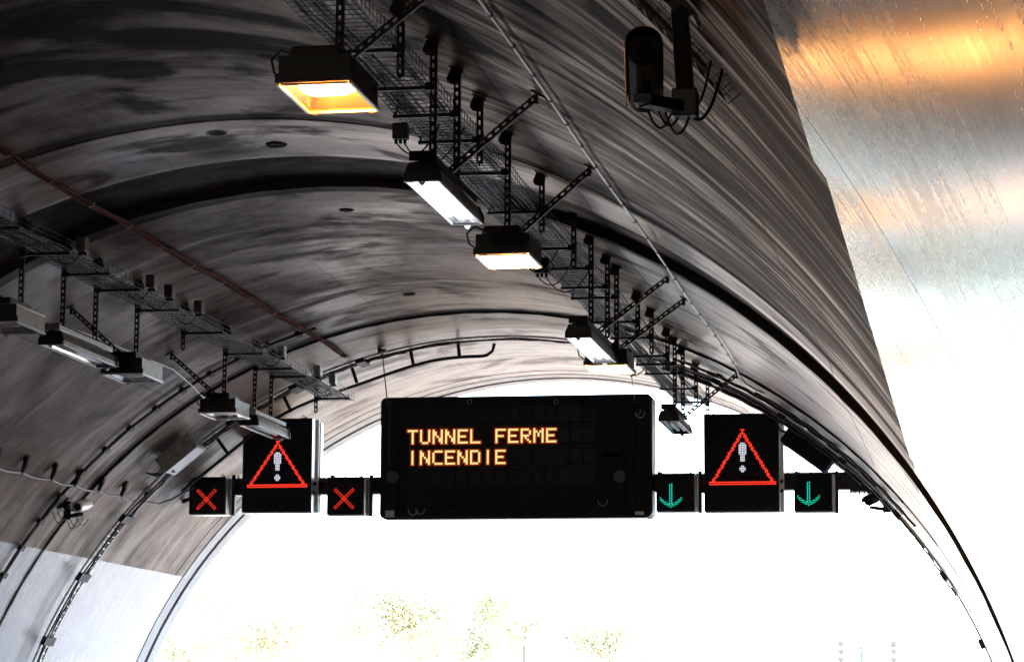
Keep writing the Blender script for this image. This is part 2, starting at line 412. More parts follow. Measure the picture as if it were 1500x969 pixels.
# portal ring: band, dark gap, outer ring
def ring(name, y0, y1, r0, r1, ma, lab, n=96):
    mb = MB(); prof = [(y0, r0), (y1, r0), (y1, r1), (y0, r1)]
    for i in range(n):
        a, b = -2 + 184 * i / n, -2 + 184 * (i + 1) / n
        for k in range(4):
            p, q = prof[k], prof[(k + 1) % 4]
            mb.add([pol(a, *p), pol(b, *p), pol(b, *q), pol(a, *q)], [(0, 1, 2, 3)])
    o = mb.build(name, ma, smooth=True); es = o.modifiers.new("split", 'EDGE_SPLIT'); es.split_angle = math.radians(30)
    return tag(o, lab, kind='structure')
ring("portal_band_wall", 43.90, 44.28, TR - .004, TR + .24, M['portal'], "pale end band of the lining beside the mouth")
ring("portal_gap_trim", 44.28, 44.42, TR + .06, TR + .24, M['seal'], "dark gap between the lining and the mouth ring")
ring("portal_rim_wall", 44.42, 44.80, TR - .01, TR + .40, M['portal'], "pale concrete rim round the tunnel mouth")

# ------------------------------------------------------------------ ground, road, walkways
def sheet(name, x0, x1, y0, y1, z, ma, label, nx=1, ny=1):
    mb = MB(); mb.add([(x0, y0, z), (x1, y0, z), (x1, y1, z), (x0, y1, z)], [(0, 1, 2, 3)])
    return tag(mb.build(name, ma), label, kind='structure')
ZR = -.20
sheet("ground", -3000, 3000, -300, 5000, ZR - .012, M['earth'], "dry ground reaching the horizon")
sheet("tunnel_road", -6.5, 6.1, -60, 46, ZR, M['asphalt'], "asphalt carriageway through the tunnel")
sheet("outer_road", -11, 10, 46, 600, ZR - .004, M['asphalt'], "asphalt road leading away from the tunnel mouth")
sheet("forecourt_pavement", -60, 60, 44.9, 400, ZR - .008, M['paving'], "pale paved ground outside the tunnel")
mb = MB()
for x in (-3.3, 0, 3.1):
    for k in range(22): mb.box((x, -50 + k * 8, ZR + .004), (.12, 3, .004))
for x in (-6.3, 5.9): mb.box((x, 40, ZR + .004), (.18, 200, .004))
tag(mb.build("road_markings", M['line']), "white lane lines on the road", kind='structure')
for nm, x0, x1 in (("right_kerb", 6.1, 7.9), ("left_kerb", -7.9, -6.5)):
    mb = MB(); mb.box(((x0 + x1) / 2, -8, ZR + .16), (x1 - x0, 105, .32)); o = mb.build(nm, M['kerb']); tag(o, "raised concrete walkway along the tunnel wall", kind='structure')

# ------------------------------------------------------------------ recesses in the ceiling
for (X, Y, lab) in ((-.43, 25.42, "round ceiling recess with a pale ring, farthest left"), (-.01, 26.12, "small round ceiling recess with one lit edge"),
                    (-.07, 29.4, "small dark hole in the ceiling just behind the bold joint"), (-.61, 35.28, "faint dark hole in the ceiling of the middle bay")):
    ang = math.degrees(math.acos(X / TR)); c = pol(ang, Y, radius(Y)); nrm = -Vector((c.x, 0, c.z)).normalized()
    t = Vector((0, 1, 0)); s_ = t.cross(nrm)
    root = thing("ceiling_recess", lab, "recess", c, "round recesses in the ceiling")
    mb = MB(); n = 20
    R1 = .09 if Y < 27 else .07
    for k in range(n):
        a, b = 2 * PI * k / n, 2 * PI * (k + 1) / n
        pa, pb = (s_ * math.cos(a) + t * math.sin(a)), (s_ * math.cos(b) + t * math.sin(b))
        mb.add([pa * R1 + nrm * .014, pb * R1 + nrm * .014, pb * R1 * 1.35 - nrm * .004, pa * R1 * 1.35 - nrm * .004], [(0, 1, 2, 3)])
        mb.add([pa * R1 + nrm * .014, pb * R1 + nrm * .014, pb * R1 * .9 + nrm * .002, pa * R1 * .9 + nrm * .002], [(0, 1, 2, 3)])
    mb.build("rim", M['portal'] if Y < 26 else M['concrete'], root)
    mb = MB(); mb.add([(s_ * math.cos(2 * PI * k / n) + t * math.sin(2 * PI * k / n)) * R1 * .95 + nrm * .004 for k in range(n)], [tuple(range(n))])
    mb.build("opening", M['hole'], root)

# ------------------------------------------------------------------ cable trays along the tunnel
def tray(side, y0, y1, label):
    xa, xb = 2.36, 2.83
    root = thing("cable_tray", label, "cable tray", (side * 2.6, y0, 6.72), "wire cable trays along the vault")
    mb = MB(); mb.off = Vector(root.location)
    z0, z1 = 6.725, 6.83
    xs = [xa + (xb - xa) * i / 9 for i in range(10)]
    ny = int((y1 - y0) / .5)
    def wob(y): return .012 * math.sin(y * 1.7) + .006 * math.sin(y * 4.1)
    for x in xs: mb.tube([(side * x, y0 + (y1 - y0) * k / ny, z0 + wob(y0 + (y1 - y0) * k / ny)) for k in range(ny + 1)], .0042, 4)
    for x in (xa, xb):
        for z in (z0 + .05, z1): mb.tube([(side * x, y0 + (y1 - y0) * k / ny, z + wob(y0 + (y1 - y0) * k / ny)) for k in range(ny + 1)], .0036, 4)
    y = y0
    while y < y1:
        o = wob(y)
        mb.tube([(side * xa, y, z1 + .02 + o), (side * xa, y, z0 + o), (side * xb, y, z0 + o), (side * xb, y, z1 + .02 + o)], .0042, 4)
        y += .12 if side > 0 else .15
    mb.build("wire_mesh", M['wire'], root)
    # cables lying in it, thicker on the side towards the middle of the tunnel
    specs = [(2.39, .016, 'cable'), (2.42, .013, 'green'), (2.45, .016, 'green'), (2.485, .012, 'green2'), (2.51, .015, 'cable'), (2.54, .011, 'green'), (2.575, .012, 'green2'), (2.74, .013, 'cable'), (2.78, .010, 'green')]
    if side < 0: specs = [(2.42 + .075 * k, .011 + .003 * (k % 3), ('cable', 'green', 'green')[k % 3]) for k in range(6)]
    for x, r, mm in specs:
        ph = rng.random() * 6; n = int((y1 - y0) / .4)
        mb = MB(); mb.off = Vector(root.location)
        mb.tube([(side * (x + .012 * math.sin(ph + k * .31) + .008 * math.sin(ph * 2 + k * .83)), y0 + (y1 - y0) * k / n, z0 + .006 + r + .010 * abs(math.sin(ph + k * .5)) + wob(y0 + (y1 - y0) * k / n)) for k in range(n + 1)], r, 6)
        mb.build("cable", M[mm], root, smooth=True)
    return root
tray(1, 12.0, 41.2, "wire cable tray of black and green cables over the lit lamps")
tray(-1, 20.0, 39.6, "wire cable tray with greenish cables over the unlit lamps")

# ------------------------------------------------------------------ hangers
HX = 2.865
def hanger_mesh(side, zb):
    """parts of one hanger, local to the tray-arm height on the vault (0,0,0) = (HX, Y, 6.70)"""
    P = {}
    top = math.sqrt(TR ** 2 - HX ** 2) - 6.70
    mb = MB(); mb.perf((0, 0, zb - 6.70), (0, 0, top - .03)); P['post'] = (mb, M['steel'])
    mb = MB()
    nrm = Vector((side * HX, 0, top + 6.70)).normalized(); tg = Vector((nrm.z, 0, -nrm.x))
    c = Vector((0, 0, top)) - nrm * .012
    mb.box(c, (.12, .11, .01), Matrix((tg, Vector((0, 1, 0)), nrm)).transposed() if Matrix((tg, Vector((0, 1, 0)), nrm)).determinant() > 0 else Matrix((-tg, Vector((0, 1, 0)), nrm)).transposed())
    # folded cheek plates that carry the post
    for yy in (-.035, .035):
        mb.prism([(-side * .045, top - .005), (side * .032, top - .02), (side * .024, top - .12), (-side * .026, top - .12), (-side * .075, top - .105), (-side * .078, top - .075)], 'y', yy - .003, yy + .003)
    for q in (-.045, .045): mb.tube([c + tg * q, c + tg * q - nrm * .03], .009, 6)
    P['ceiling_plate'] = (mb, M['steel'])
    mb = MB(); mb.box((-side * .25, 0, -.005), (.54, .04, .028)); mb.box((-side * .02, 0, .0), (.07, .07, .06)); mb.box((-side * .50, 0, .02), (.012, .04, .06))
    P['arm'] = (mb, M['steel'])
    return P
cache = {}
def hanger(side, Y, zb, label):
    root = thing("hanger_bracket", label, "bracket", (side * HX, Y, 6.70), "slotted steel hangers under the vault")
    key = (side, zb)
    if key not in cache:
        cache[key] = {k: v[0].build(k, v[1], root) for k, v in hanger_mesh(side, zb).items()}
    else:
        for k, o in cache[key].items():
            c = o.copy(); col.objects.link(c); c.parent = root
    return root
ordn = ["nearest", "second", "third", "fourth", "fifth", "sixth", "seventh", "eighth", "ninth", "tenth", "eleventh", "twelfth", "thirteenth", "fourteenth", "fifteenth", "sixteenth", "seventeenth", "farthest"]
Rh = [(17.0, 6.13), (18.85, 6.50), (20.03, 6.13), (20.97, 6.13), (21.95, 6.50), (23.29, 6.13), (25.13, 6.50), (27.13, 6.50), (28.35, 6.13), (29.6, 6.13), (30.34, 6.13), (32.2, 6.50), (33.54, 6.50), (35.24, 6.50), (36.04, 6.13), (36.99, 6.13), (38.69, 6.50), (40.28, 6.50)]
for i, (Y, z) in enumerate(Rh):
    hanger(1, Y, z, f"{'long' if z < 6.3 else 'short'} slotted hanger post on the lit-lamp cable tray, {ordn[i]} from the viewer")
Lh = [(25.2, 6.50), (26.66, 6.13), (27.96, 6.13), (29.05, 6.13), (30.55, 6.13), (32.42, 6.50), (34.3, 6.13), (35.8, 6.13), (36.65, 6.13), (39.2, 6.50)]
for i, (Y, z) in enumerate(Lh):
    hanger(-1, Y, z, f"{'long' if z < 6.3 else 'short'} slotted hanger post on the unlit-lamp cable tray, {ordn[i] if i < 9 else 'farthest'} from the viewer")

# ------------------------------------------------------------------ luminaires (origin: bottom centre of the housing)
def wall_xz(ang): return TR * math.cos(math.radians(ang)), TR * math.sin(math.radians(ang))
def brace(root, side, dy):
    o = root.location; X, Z = wall_xz(61.7)
    a = Vector((side * .06, dy, .235)); b = Vector((side * X - o.x, dy, Z - o.z)) 
    mb = MB(); mb.perf(a, b - (b - a).normalized() * .02, (0, -1, 0), .05, .03)
    mb.build("brace", M['steel'], root)
    mb = MB(); n = Vector((side * X, 0, Z)).normalized(); tg = Vector((n.z, 0, -n.x))
    mb.box(b - n * .01, (.13, .12, .012), Matrix((tg, Vector((0, 1, 0)) * 1, n)).transposed() if Matrix((tg, Vector((0, 1, 0)), n)).determinant() > 0 else Matrix((-tg, Vector((0, 1, 0)), n)).transposed())
    mb.box(b - n * .05, (.03, .05, .07)); mb.build("wall_plate", M['steel'], root)

def long_lamp(side, X, ya, yb, label, lit, bracey):
    L = yb - ya; root = thing("strip_lamp", label, "tunnel lamp", (side * X, (ya + yb) / 2, 5.90), "strip and box lamps under the cable trays")
    h = L / 2
    mb = MB(); mb.prism([(-.125, .015), (-.125, .055), (-.095, .135), (.095, .135), (.125, .055), (.125, .015), (.118, .015), (.09, .12), (-.09, .12), (-.118, .015)], 'y', -h + .03, h - .03)
    mb.build("housing", M['alu'], root)
    for s in (-1, 1):
        mb = MB(); mb.prism([(-.14, 0), (-.14, .06), (-.105, .145), (-.03, .145), (-.03, .158), (.03, .158), (.03, .145), (.105, .145), (.14, .06), (.14, 0)], 'y', s * h - .03, s * h + .012 if s > 0 else s * h + .03)
        mb.build("end_cap", M['black'], root, bevel=.006)
    mb = MB(); mb.box((0, 0, .205), (.17, L - .1, .03)); mb.box((-.083, 0, .19), (.008, L - .12, .05)); mb.box((.083, 0, .19), (.008, L - .12, .05)); mb.box((0, -h - .01, .195), (.20, .04, .075)); mb.box((0, 0, .16), (.05, L - .5, .05))
    mb.build("mounting_rail", M['galv'] if side < 0 else M['steel'], root, bevel=.003)
    mb = MB()
    for s in (-1, 1):
        mb.box((s * .122, 0, .006), (.016, L - .02, .014)); mb.box((0, s * (h - .01), .006), (.228, .016, .014))
    mb.build("lens_frame", M['alup'], root)
    mb = MB(); mb.add([(-.113, -h + .02, .008), (.113, -h + .02, .008), (.113, h - .02, .008), (-.113, h - .02, .008)], [(0, 1, 2, 3)]); mb.build("lens", M['glass'], root)
    mb = MB()
    mb.prism([(-.108, .02), (-.085, .098), (.085, .098), (.108, .02), (.105, .02), (.083, .094), (-.083, .094), (-.105, .02)], 'y', -h + .06, h - .06)
    mb.build("reflector", M['mirror'], root)
    for x in (-.045, .045):
        mb = MB(); mb.tube([(x, -h + .09, .058), (x, h - .09, .058)], .028, 10)
        mb.build("light_tube", M['e_fluo'] if lit else M['whitecam'], root, smooth=True)
    for s in (-1, 1):
        mb = MB(); mb.box((0, s * (h + .012), .002), (.055, .025, .03)); mb.tube([(0, s * (h + .005), -.012), (0, s * (h + .02), -.012)], .022, 8); mb.build("latch", M['galv'], root)
    for by in bracey: brace(root, side, by - (ya + yb) / 2)
    return root

def box_lamp(side, X, ya, yb, label, kind, bracey, big=1.0):
    L = yb - ya; root = thing("box_lamp", label, "tunnel lamp", (side * X, (ya + yb) / 2, 5.90), "strip and box lamps under the cable trays")
    h = L / 2; wv = .235
    body = M['rust'] if side > 0 else M['alu']
    mb = MB()
    # open-bottomed housing: four walls and a top
    mb.box((0, -h + .006, .095), (2 * wv, .012, .17)); mb.box((0, h - .006, .095), (2 * wv, .012, .17))
    for s in (-1, 1): mb.box((s * (wv - .006), 0, .095), (.012, L - .024, .17))
    mb.box((0, 0, .186), (2 * wv, L, .012))
    mb.build("housing", M['rust'] if side > 0 else M['alu'], root, bevel=.004)
    mb = MB(); mb.box((0, -h - .004, .10), (2 * wv + .004, .006, .175)); mb.box((0, -h - .012, .035), (2 * wv + .04, .02, .05)); mb.build("front_plate", M['black'], root)
    mb = MB(); mb.box((-.02, -.02, .238), (.30, L * .72, .075)); mb.bar((-.17, -h * .7, .275), (-.20, -h * .7, .19), .012, .02); mb.box((.0, -.02, .20), (.10, L * .5, .02)); mb.build("mounting_box", M['rust'] if side > 0 else M['steel'], root, bevel=.004)
    mb = MB()
    for s in (-1, 1):
        mb.box((s * (wv + .002), 0, .002), (.022, L + .01, .018)); mb.box((0, s * (h + .0), .001), (2 * wv - .024, .016, .014))
    mb.build("lens_frame", M['alup'], root)
    mb = MB(); mb.add([(-wv + .014, -h + .014, .008), (wv - .014, -h + .014, .008), (wv - .014, h - .014, .008), (-wv + .014, h - .014, .008)], [(0, 1, 2, 3)]); mb.build("lens", M['glass'], root)
    mb = MB()
    for s in (-1, 1):
        mb.add([(s * (wv - .016), -h + .02, .02), (s * (wv - .016), h - .02, .02), (s * .10, h - .10, .15), (s * .10, -h + .10, .15)], [(0, 1, 2, 3)])
        mb.add([(-wv + .016, s * (h - .02), .02), (wv - .016, s * (h - .02), .02), (.10, s * (h - .10), .15), (-.10, s * (h - .10), .15)], [(0, 1, 2, 3)])
    mb.add([(-.10, -h + .10, .15), (.10, -h + .10, .15), (.10, h - .10, .15), (-.10, h - .10, .15)], [(0, 1, 2, 3)])
    mb.build("reflector", M['refl_white'] if kind == 'warm' else M['refl_metal'], root)
    mb = MB(); mb.tube([(-.185, 0, .075), (-.165, 0, .075), (-.10, 0, .075), (.10, 0, .075), (.165, 0, .075), (.185, 0, .075)], [.015, .038, .060, .060, .038, .015], 14)
    mb.build("arc_tube", {'sodium': M['e_sodium'], 'warm': M['e_warm'], 'off': M['whitecam']}[kind], root, smooth=True)
    for s in (-1, 1):
        mb = MB(); mb.box((s * wv * .82, h + .012, -.002), (.03, .024, .03)); mb.build("latch", M['steel'], root)
    mb = MB(); mb.tube([Vector((-.20, -h * .3, .26)), Vector((-.29, -h * .3, .30)), Vector((-.36, -h * .3, .24)), Vector((-.34, -h * .3, .15)), Vector((-.25, -h * .3, .09))], .009, 6); mb.build("power_cable", M['cable'], root, smooth=True)
    for by in bracey: brace(root, side, by - (ya + yb) / 2)
    return root
box_lamp(1, 2.815, 16.55, 17.35, "nearest lit lamp, glowing orange in a dark box housing", 'sodium', [17.0])
long_lamp(1, 2.855, 19.72, 21.5, "large lit white strip lamp between the two nearest orange box lamps", True, [20.46])
box_lamp(1, 2.885, 22.95, 23.6, "orange-glowing box lamp directly behind the nearest white strip lamp", 'warm', [23.29])
long_lamp(1, 2.785, 28.0, 29.95, "lit white strip lamp farther back, above the message sign's top right corner", True, [29.1])
box_lamp(1, 2.765, 30.2, 30.85, "small warm-lit box lamp at the far end of the farther white strip lamp", 'warm', [30.66])
long_lamp(1, 2.81, 35.8, 37.4, "unlit strip lamp hanging against the sky right of the message sign", False, [37.2])
box_lamp(-1, 2.93, 26.1, 26.95, "unlit box lamp cut by the left edge of the picture", 'off', [26.7])
long_lamp(-1, 2.90, 27.73, 29.6, "unlit strip lamp with pale underside, between two box lamps on the left", False, [])
box_lamp(-1, 2.90, 30.17, 30.98, "unlit box lamp with bright lens, second from the left edge", 'off', [30.33])
box_lamp(-1, 2.89, 34.1, 34.8, "unlit box lamp with a pinkish lens, just above the left warning sign's corner", 'off', [34.31])
long_lamp(-1, 2.875, 35.58, 37.27, "unlit bluish strip lamp in front of the left warning sign", False, [])

# ------------------------------------------------------------------ junction boxes
def junction_box(c, d, label, ma=None, loops=2, side=1):
    root = thing("junction_box", label, "junction box", c, "junction boxes on the cable trays")
    mb = MB(); mb.box((0, 0, 0), d); mb.build("housing", ma or M['black'], root, bevel=.008)
    mb = MB(); mb.box((0, -d[1] / 2 - .004, 0), (d[0] * .86, .008, d[2] * .86)); mb.build("lid", ma or M['black'], root, bevel=.003)
    for k in range(3):
        x = (k - 1) * d[0] * .3
        mb = MB(); mb.tube([(x, 0, -d[2] / 2), (x, 0, -d[2] / 2 - .035)], .014, 8); mb.build("cable_gland", M['cable'], root)
    for k in range(loops):
        mb = MB(); x = (k - .5) * d[0] * .5
        mb.tube(catenary((x, 0, -d[2] / 2 - .03), (x + side * (.35 + .12 * k), .12 * k, .05), .16 + .07 * k, 12), .007, 6)
        mb.build("looped_cable", M['cable'], root, smooth=True)
    return root
junction_box((2.40, 21.0, 6.58), (.12, .10, .13), "black junction box under the tray above the nearest white strip lamp")
junction_box((2.52, 26.35, 6.52), (.13, .12, .14), "black junction box right of the second orange lamp, nearer of a pair", loops=1)
junction_box((2.56, 27.0, 6.50), (.15, .12, .16), "black junction box right of the second orange lamp, farther of a pair")
junction_box((2.55, 33.6, 6.45), (.13, .12, .22), "black junction box hanging above the message sign's right top corner", loops=1)
for (Y, lab) in ((27.1, "grey junction box on the left tray above the leftmost strip lamp"), (29.5, "grey junction box on the left tray, nearer of a close pair"), (30.2, "grey junction box on the left tray, farther of a close pair"), (31.4, "grey junction box on the left tray above its short stub post"),
                 (35.3, "pale blue junction box on the left tray above the bluish strip lamp"), (37.3, "pale blue junction box near the left tray's far end, nearer of a pair"), (38.2, "pale blue junction box at the left tray's far end, farther of a pair")):
    junction_box((-2.36, Y, 6.86), (.10, .14, .15), lab, M['box'] if Y > 34 else mat("grey_box", (.12, .12, .125), .4), loops=1, side=-1)

# ------------------------------------------------------------------ conduits and cables along the vault
root = thing("cable_pair", "pair of wavy red-brown cables clipped along the left of the ceiling", "cables", pol(107, 20, 7.6))
for k, s in enumerate((-1, 1)):
    mb = MB(); mb.off = root.location; n = 120; pts = []
    for i in range(n + 1):
        Y = 19 + 19.6 * i / n
        pts.append(pol(106.9 + .3 * (Y - 24) / 14 + s * .16 + .10 * math.sin(Y * 1.5 + .3) + .06 * math.sin(Y * 3.3 + k), Y, TR - .045))
    mb.tube(pts, .018, 6); mb.build("cable", M['red'], root, smooth=True)
Y = 19.4
while Y < 38.5:
    mb = MB(); mb.off = root.location
    mb.tube([pol(106.9 + .3 * (Y - 24) / 14 + s * .34 + .10 * math.sin(Y * 1.5 + .3), Y, TR - .04 - .028 * (abs(s) < .9)) for s in (-1, -.5, .5, 1)], .007, 5)
    mb.build("clip", M['clip'], root); Y += 1.25

root = thing("conduit", "long pale conduit with dark clips running down the right of the vault", "conduit", pol(60.4, 14, 7.55))
mb = MB(); mb.off = root.location; n = 80
pts = [pol(60.3 + .5 * (Y - 17) / 19 + .10 * math.sin(Y * .9), Y, TR - .04) for Y in [12 + 24 * i / n for i in range(n + 1)]]
pts += [pol(60.7, 36.4, TR - .09), pol(60.0, 36.7, TR - .12), pol(58.9, 36.8, TR - .12), pol(57.9, 36.8, TR - .1)]
mb.tube(pts, .013, 8); mb.build("pipe", M['conduit'], root, smooth=True)
Y = 12.5
while Y < 36:
    a = 60.3 + .5 * (Y - 17) / 19 + .10 * math.sin(Y * .9); mb = MB(); mb.off = root.location
    c = pol(a, Y, TR - .04); mb.tube([c - Vector((0, .018, 0)), c + Vector((0, .018, 0))], .019, 8)
    mb.build("clip", M['steel'], root); Y += .85

root = thing("conduit", "short silvery conduit on the left haunch behind the unlit lamps", "conduit", pol(119.8, 30.3, 7.55))
mb = MB(); mb.off = root.location
pts = [pol(120.0 - .3 * (Y - 30) / 4, Y, TR - .05) for Y in (30.3, 31.5, 32.7, 33.9, 34.9)] + [pol(120.6, 36.2, TR - .05), pol(121.2, 36.75, TR - .05), pol(121.1, 37.0, TR - .12)]
mb.tube(pts, .010, 8); mb.build("pipe", M['conduit'], root, smooth=True)
for Y in (30.6, 31.9, 33.2, 34.5):
    mb = MB(); mb.off = root.location; c = pol(120, Y, TR - .05); mb.tube([c - Vector((0, .02, 0)), c + Vector((0, .02, 0))], .024, 8); mb.build("clip", M['steel'], root)

root = thing("conduit", "dark sagging conduit on stand-off clips crossing the left wall above the white coating", "conduit", pol(136.8, 33, 7.5))
ys = [32.0, 33.0, 34.0, 35.1, 36.05, 37.05, 38.05, 39.1]
for a, b in zip(ys[:-1], ys[1:]):
    pass
mb = MB(); mb.off = root.location; pts = []
for i in range(len(ys) - 1):
    for k in range(6):
        t = k / 6; Y = ys[i] + (ys[i + 1] - ys[i]) * t
        pts.append(pol(137.0 - .5 * (Y - 33) / 6 + .25 * 4 * t * (1 - t), Y, TR - .10))
pts += [pol(136.5, 39.1, TR - .10), pol(136.2, 39.7, TR - .12), pol(135.0, 40.0, TR - .14), pol(133.6, 40.1, TR - .16), pol(132.4, 40.2, TR - .2)]
mb.tube(pts, .016, 8); mb.build("pipe", mat("blue_grey_conduit", (.09, .10, .115), .45, .2), root, smooth=True)
for Y in ys:
    mb = MB(); mb.off = root.location; a = 137.0 - .5 * (Y - 33) / 6
    mb.tube([pol(a - 1.6, Y - .02, TR - .005), pol(a - .9, Y, TR - .06), pol(a + .1, Y, TR - .11)], [.05, .04, .022], 8); mb.build("clip", M['black'], root)

# rings that run round the vault
def arc(a0, a1, Y, r, n=60, wob=0.0, ph=0.0): return [pol(a0 + (a1 - a0) * i / n, Y + wob * math.sin(ph + i * .7), r + wob * .4 * math.sin(ph * 2 + i * 1.1)) for i in range(n + 1)]
root = thing("ladder_tray", "ladder cable tray curving right round the vault just before the signs", "cable tray", pol(90, 38.9, 7.5))
for nm, Y in (("rail", 38.72), ("rail", 39.08)):
    mb = MB(); mb.off = root.location; pts = arc(12, 168, Y, 7.515, 120)
    for a, b in zip(pts[:-1], pts[1:]): mb.bar(a, b, .028, .012, up=(0, 1, 0))
    mb.build("rail", M['galv'], root)
mb = MB(); mb.off = root.location; a = 12.5
while a < 168:
    mb.bar(pol(a, 38.72, 7.515), pol(a, 39.08, 7.515), .018, .012); a += .85
mb.build("rungs", M['galv'], root)
for k, (a0, a1, yy, mm) in enumerate(((36, 168, 38.80, 'cable'), (38, 88, 38.86, 'cable'), (96, 168, 38.88, 'green'), (36, 70, 38.93, 'green2'), (101, 140, 38.96, 'red'), (30, 66, 38.99, 'cable'), (104, 128, 38.84, 'green'))):
    mb = MB(); mb.off = root.location; mb.tube(arc(a0, a1, yy, 7.485, 90, .02, k * 1.3), .013, 6); mb.build("cable", M[mm], root, smooth=True)
a = 16.0
while a < 166:
    if not 76 < a < 100:
        mb = MB(); mb.off = root.location; nrm = pol(a, 0, 1)
        mb.bar(pol(a - .5, 38.9, 7.49), pol(a + .5, 38.9, 7.49), .42, .07, up=pol(a, 0, 1)); mb.build("clamp", M['steel'], root)
    a += 8.2

root = thing("conduit", "black curved pipe on stand-off brackets under the crown, left above the message sign", "conduit", pol(100, 39.5, 7.3))
mb = MB(); mb.off = root.location
pts = [pol(133 - 39.5 * i / 50, 39.6, 7.36 - .03 * math.sin(i * .25)) for i in range(51)] + [pol(92.8, 39.6, 7.37), pol(92.0, 39.55, 7.42), pol(91.6, 39.4, 7.50)]
mb.tube(pts, .024, 8); mb.build("pipe", M['cable'], root, smooth=True)
for a in (96.0, 101.5, 108.5, 117, 126):
    mb = MB(); mb.off = root.location; mb.bar(pol(a, 39.6, 7.36), pol(a, 39.6, 7.64), .05, .02, up=(0, 1, 0)); mb.build("bracket", M['steel'], root)

root = thing("conduit", "twin thin conduits curving down the left wall, with square clamps", "conduit", pol(125, 36.1, 7.6))
for dY in (0, .07):
    mb = MB(); mb.off = root.location; mb.tube(arc(106, 163, 36.05 + dY, 7.585, 60, .006, dY * 9), .013, 6); mb.build("pipe", M['steel'], root, smooth=True)
for k in range(17):
    a = 108 + k * 3.4; mb = MB(); mb.off = root.location; mb.bar(pol(a - .28, 36.09, 7.58), pol(a + .28, 36.09, 7.58), .15, .06, up=pol(a, 0, 1)); mb.build("clamp", M['steel'], root)

# thicker services on the right part of the ring
root = thing("conduit", "bundle of thick pipes and cables curving down the right haunch behind the right warning sign", "conduit", pol(55, 39.3, 7.5))
for k, (yy, rr, a0, a1, rad, mm) in enumerate(((38.45, .022, 40, 70, 7.55, 'galv'), (38.3, .020, 44, 66, 7.53, 'steel'), (39.35, .030, 46, 72, 7.46, 'cable'), (39.5, .02, 50, 74, 7.50, 'conduit'), (38.15, .016, 38, 60, 7.56, 'cable'))):
    mb = MB(); mb.off = root.location; mb.tube(arc(a0, a1, yy, rad, 50, .012, k), rr, 8); mb.build("pipe", M[mm], root, smooth=True)
for a in (42, 46.5, 51, 55.5, 60, 64.5):
    mb = MB(); mb.off = root.location; mb.bar(pol(a - .3, 38.35, 7.55), pol(a + .3, 38.35, 7.55), .34, .045, up=pol(a, 0, 1)); mb.build("clamp", M['steel'], root)

# ------------------------------------------------------------------ electrical cabinets on the ring
def cabinet(ang, Y, dim, ma, label):
    c = pol(ang, Y, 7.63 - dim[2] / 2 - .09); root = thing("electrical_cabinet", label, "cabinet", c, "metal cabinets on the vault")
    nr = -pol(ang, 0, 1); tg = Vector((nr.z, 0, -nr.x)); yv = nr.cross(tg); R3 = Matrix((tg, yv, nr)).transposed()
    mb = MB(); mb.box((0, 0, 0), dim, R3); mb.build("housing", ma, root, bevel=.008)
    mb = MB(); mb.box(R3 @ Vector((0, 0, dim[2] / 2 + .008)), (dim[0] * .95, dim[1] * .94, .016), R3); d = mb.build("door", ma, root, bevel=.004)
    mb = MB(); mb.box(R3 @ Vector((dim[0] * .38, 0, dim[2] / 2 + .022)), (.03, .10, .02), R3); mb.build("handle", M['steel'], d)
    for s in (-1, 1):
        mb = MB(); mb.box(R3 @ Vector((s * dim[0] * .35, 0, -dim[2] / 2 - .045)), (.05, dim[1] * .9, .09), R3); mb.build("mounting_bracket", M['galv'], root)
    for k in range(3):
        mb = MB(); e = R3 @ Vector((dim[0] / 2 * (1 if ang > 90 else 1), (k - 1) * .09, 0))
        mb.tube([e, e + (R3 @ Vector((.10, 0, .03))), e + (R3 @ Vector((.20, .05 * k, -.02))), e + (R3 @ Vector((.26, .1, -.12)))], .012, 6); mb.build("cable", M['cable'], root, smooth=True)
    return root
cabinet(128.6, 38.2, (.62, .48, .24), M['alu'], "grey metal cabinet on the left haunch above the left red cross")
cabinet(53.6, 40.0, (.80, .44, .30), M['navy'], "dark flat cabinet on the right haunch above the right green arrow")

# ------------------------------------------------------------------ gantry beam
GY = 40.5
root = thing("sign_gantry", "dark horizontal beam across the tunnel that carries the signs", "gantry", (0, GY + .42, 5.55))
mb = MB()
mb.box((0, 0, .10), (10.4, .24, .06)); mb.box((0, 0, -.10), (10.4, .24, .06)); mb.box((0, .06, 0), (10.4, .10, .16))
mb.build("beam", M['black'], root, bevel=.006)
mb = MB(); n = 26
for k in range(n):
    x0 = -5.1 + k * 10.2 / n; mb.bar((x0, -.1, -.09), (x0 + 10.2 / n / 2, -.1, .09), .03, .03); mb.bar((x0 + 10.2 / n / 2, -.1, .09), (x0 + 10.2 / n, -.1, -.09), .03, .03)
mb.build("lattice", M['black'], root)
for s in (-1, 1):
    mb = MB(); mb.box((s * 5.2, 0, 0), (.03, .5, .42)); mb.box((s * 5.06, -.02, -.02), (.26, .3, .30))
    for k in range(4): mb.tube([(s * (4.93 + k * .07), -.1, -.16), (s * (4.93 + k * .07), -.1, -.25 + .03 * (k % 2))], .012, 6)
    mb.build("end_plate", M['black'], root)
    for dz in (-.12, .12):
        mb = MB(); mb.bar((s * 5.15, 0, dz), (s * 5.42, .05, dz * 1.6 - .02), .06, .06); mb.build("wall_bracket", M['steel'], root)
mb = MB()
for x in [-5.0 + .17 * k for k in range(60)]: mb.tube([(x, -.08, .13), (x, -.08, .15 + .012 * (int(x * 7) % 3))], .012, 6)
mb.build("bolts", M['black'], root)

def dots(mb, pts, s, y, r):
    for x, z in pts:
        mb.add([(x + r * math.cos(k * PI / 3), y - .002, z + r * math.sin(k * PI / 3)) for k in range(6)] + [(x, y - .006, z)], [(k, (k + 1) % 6, 6) for k in range(6)])

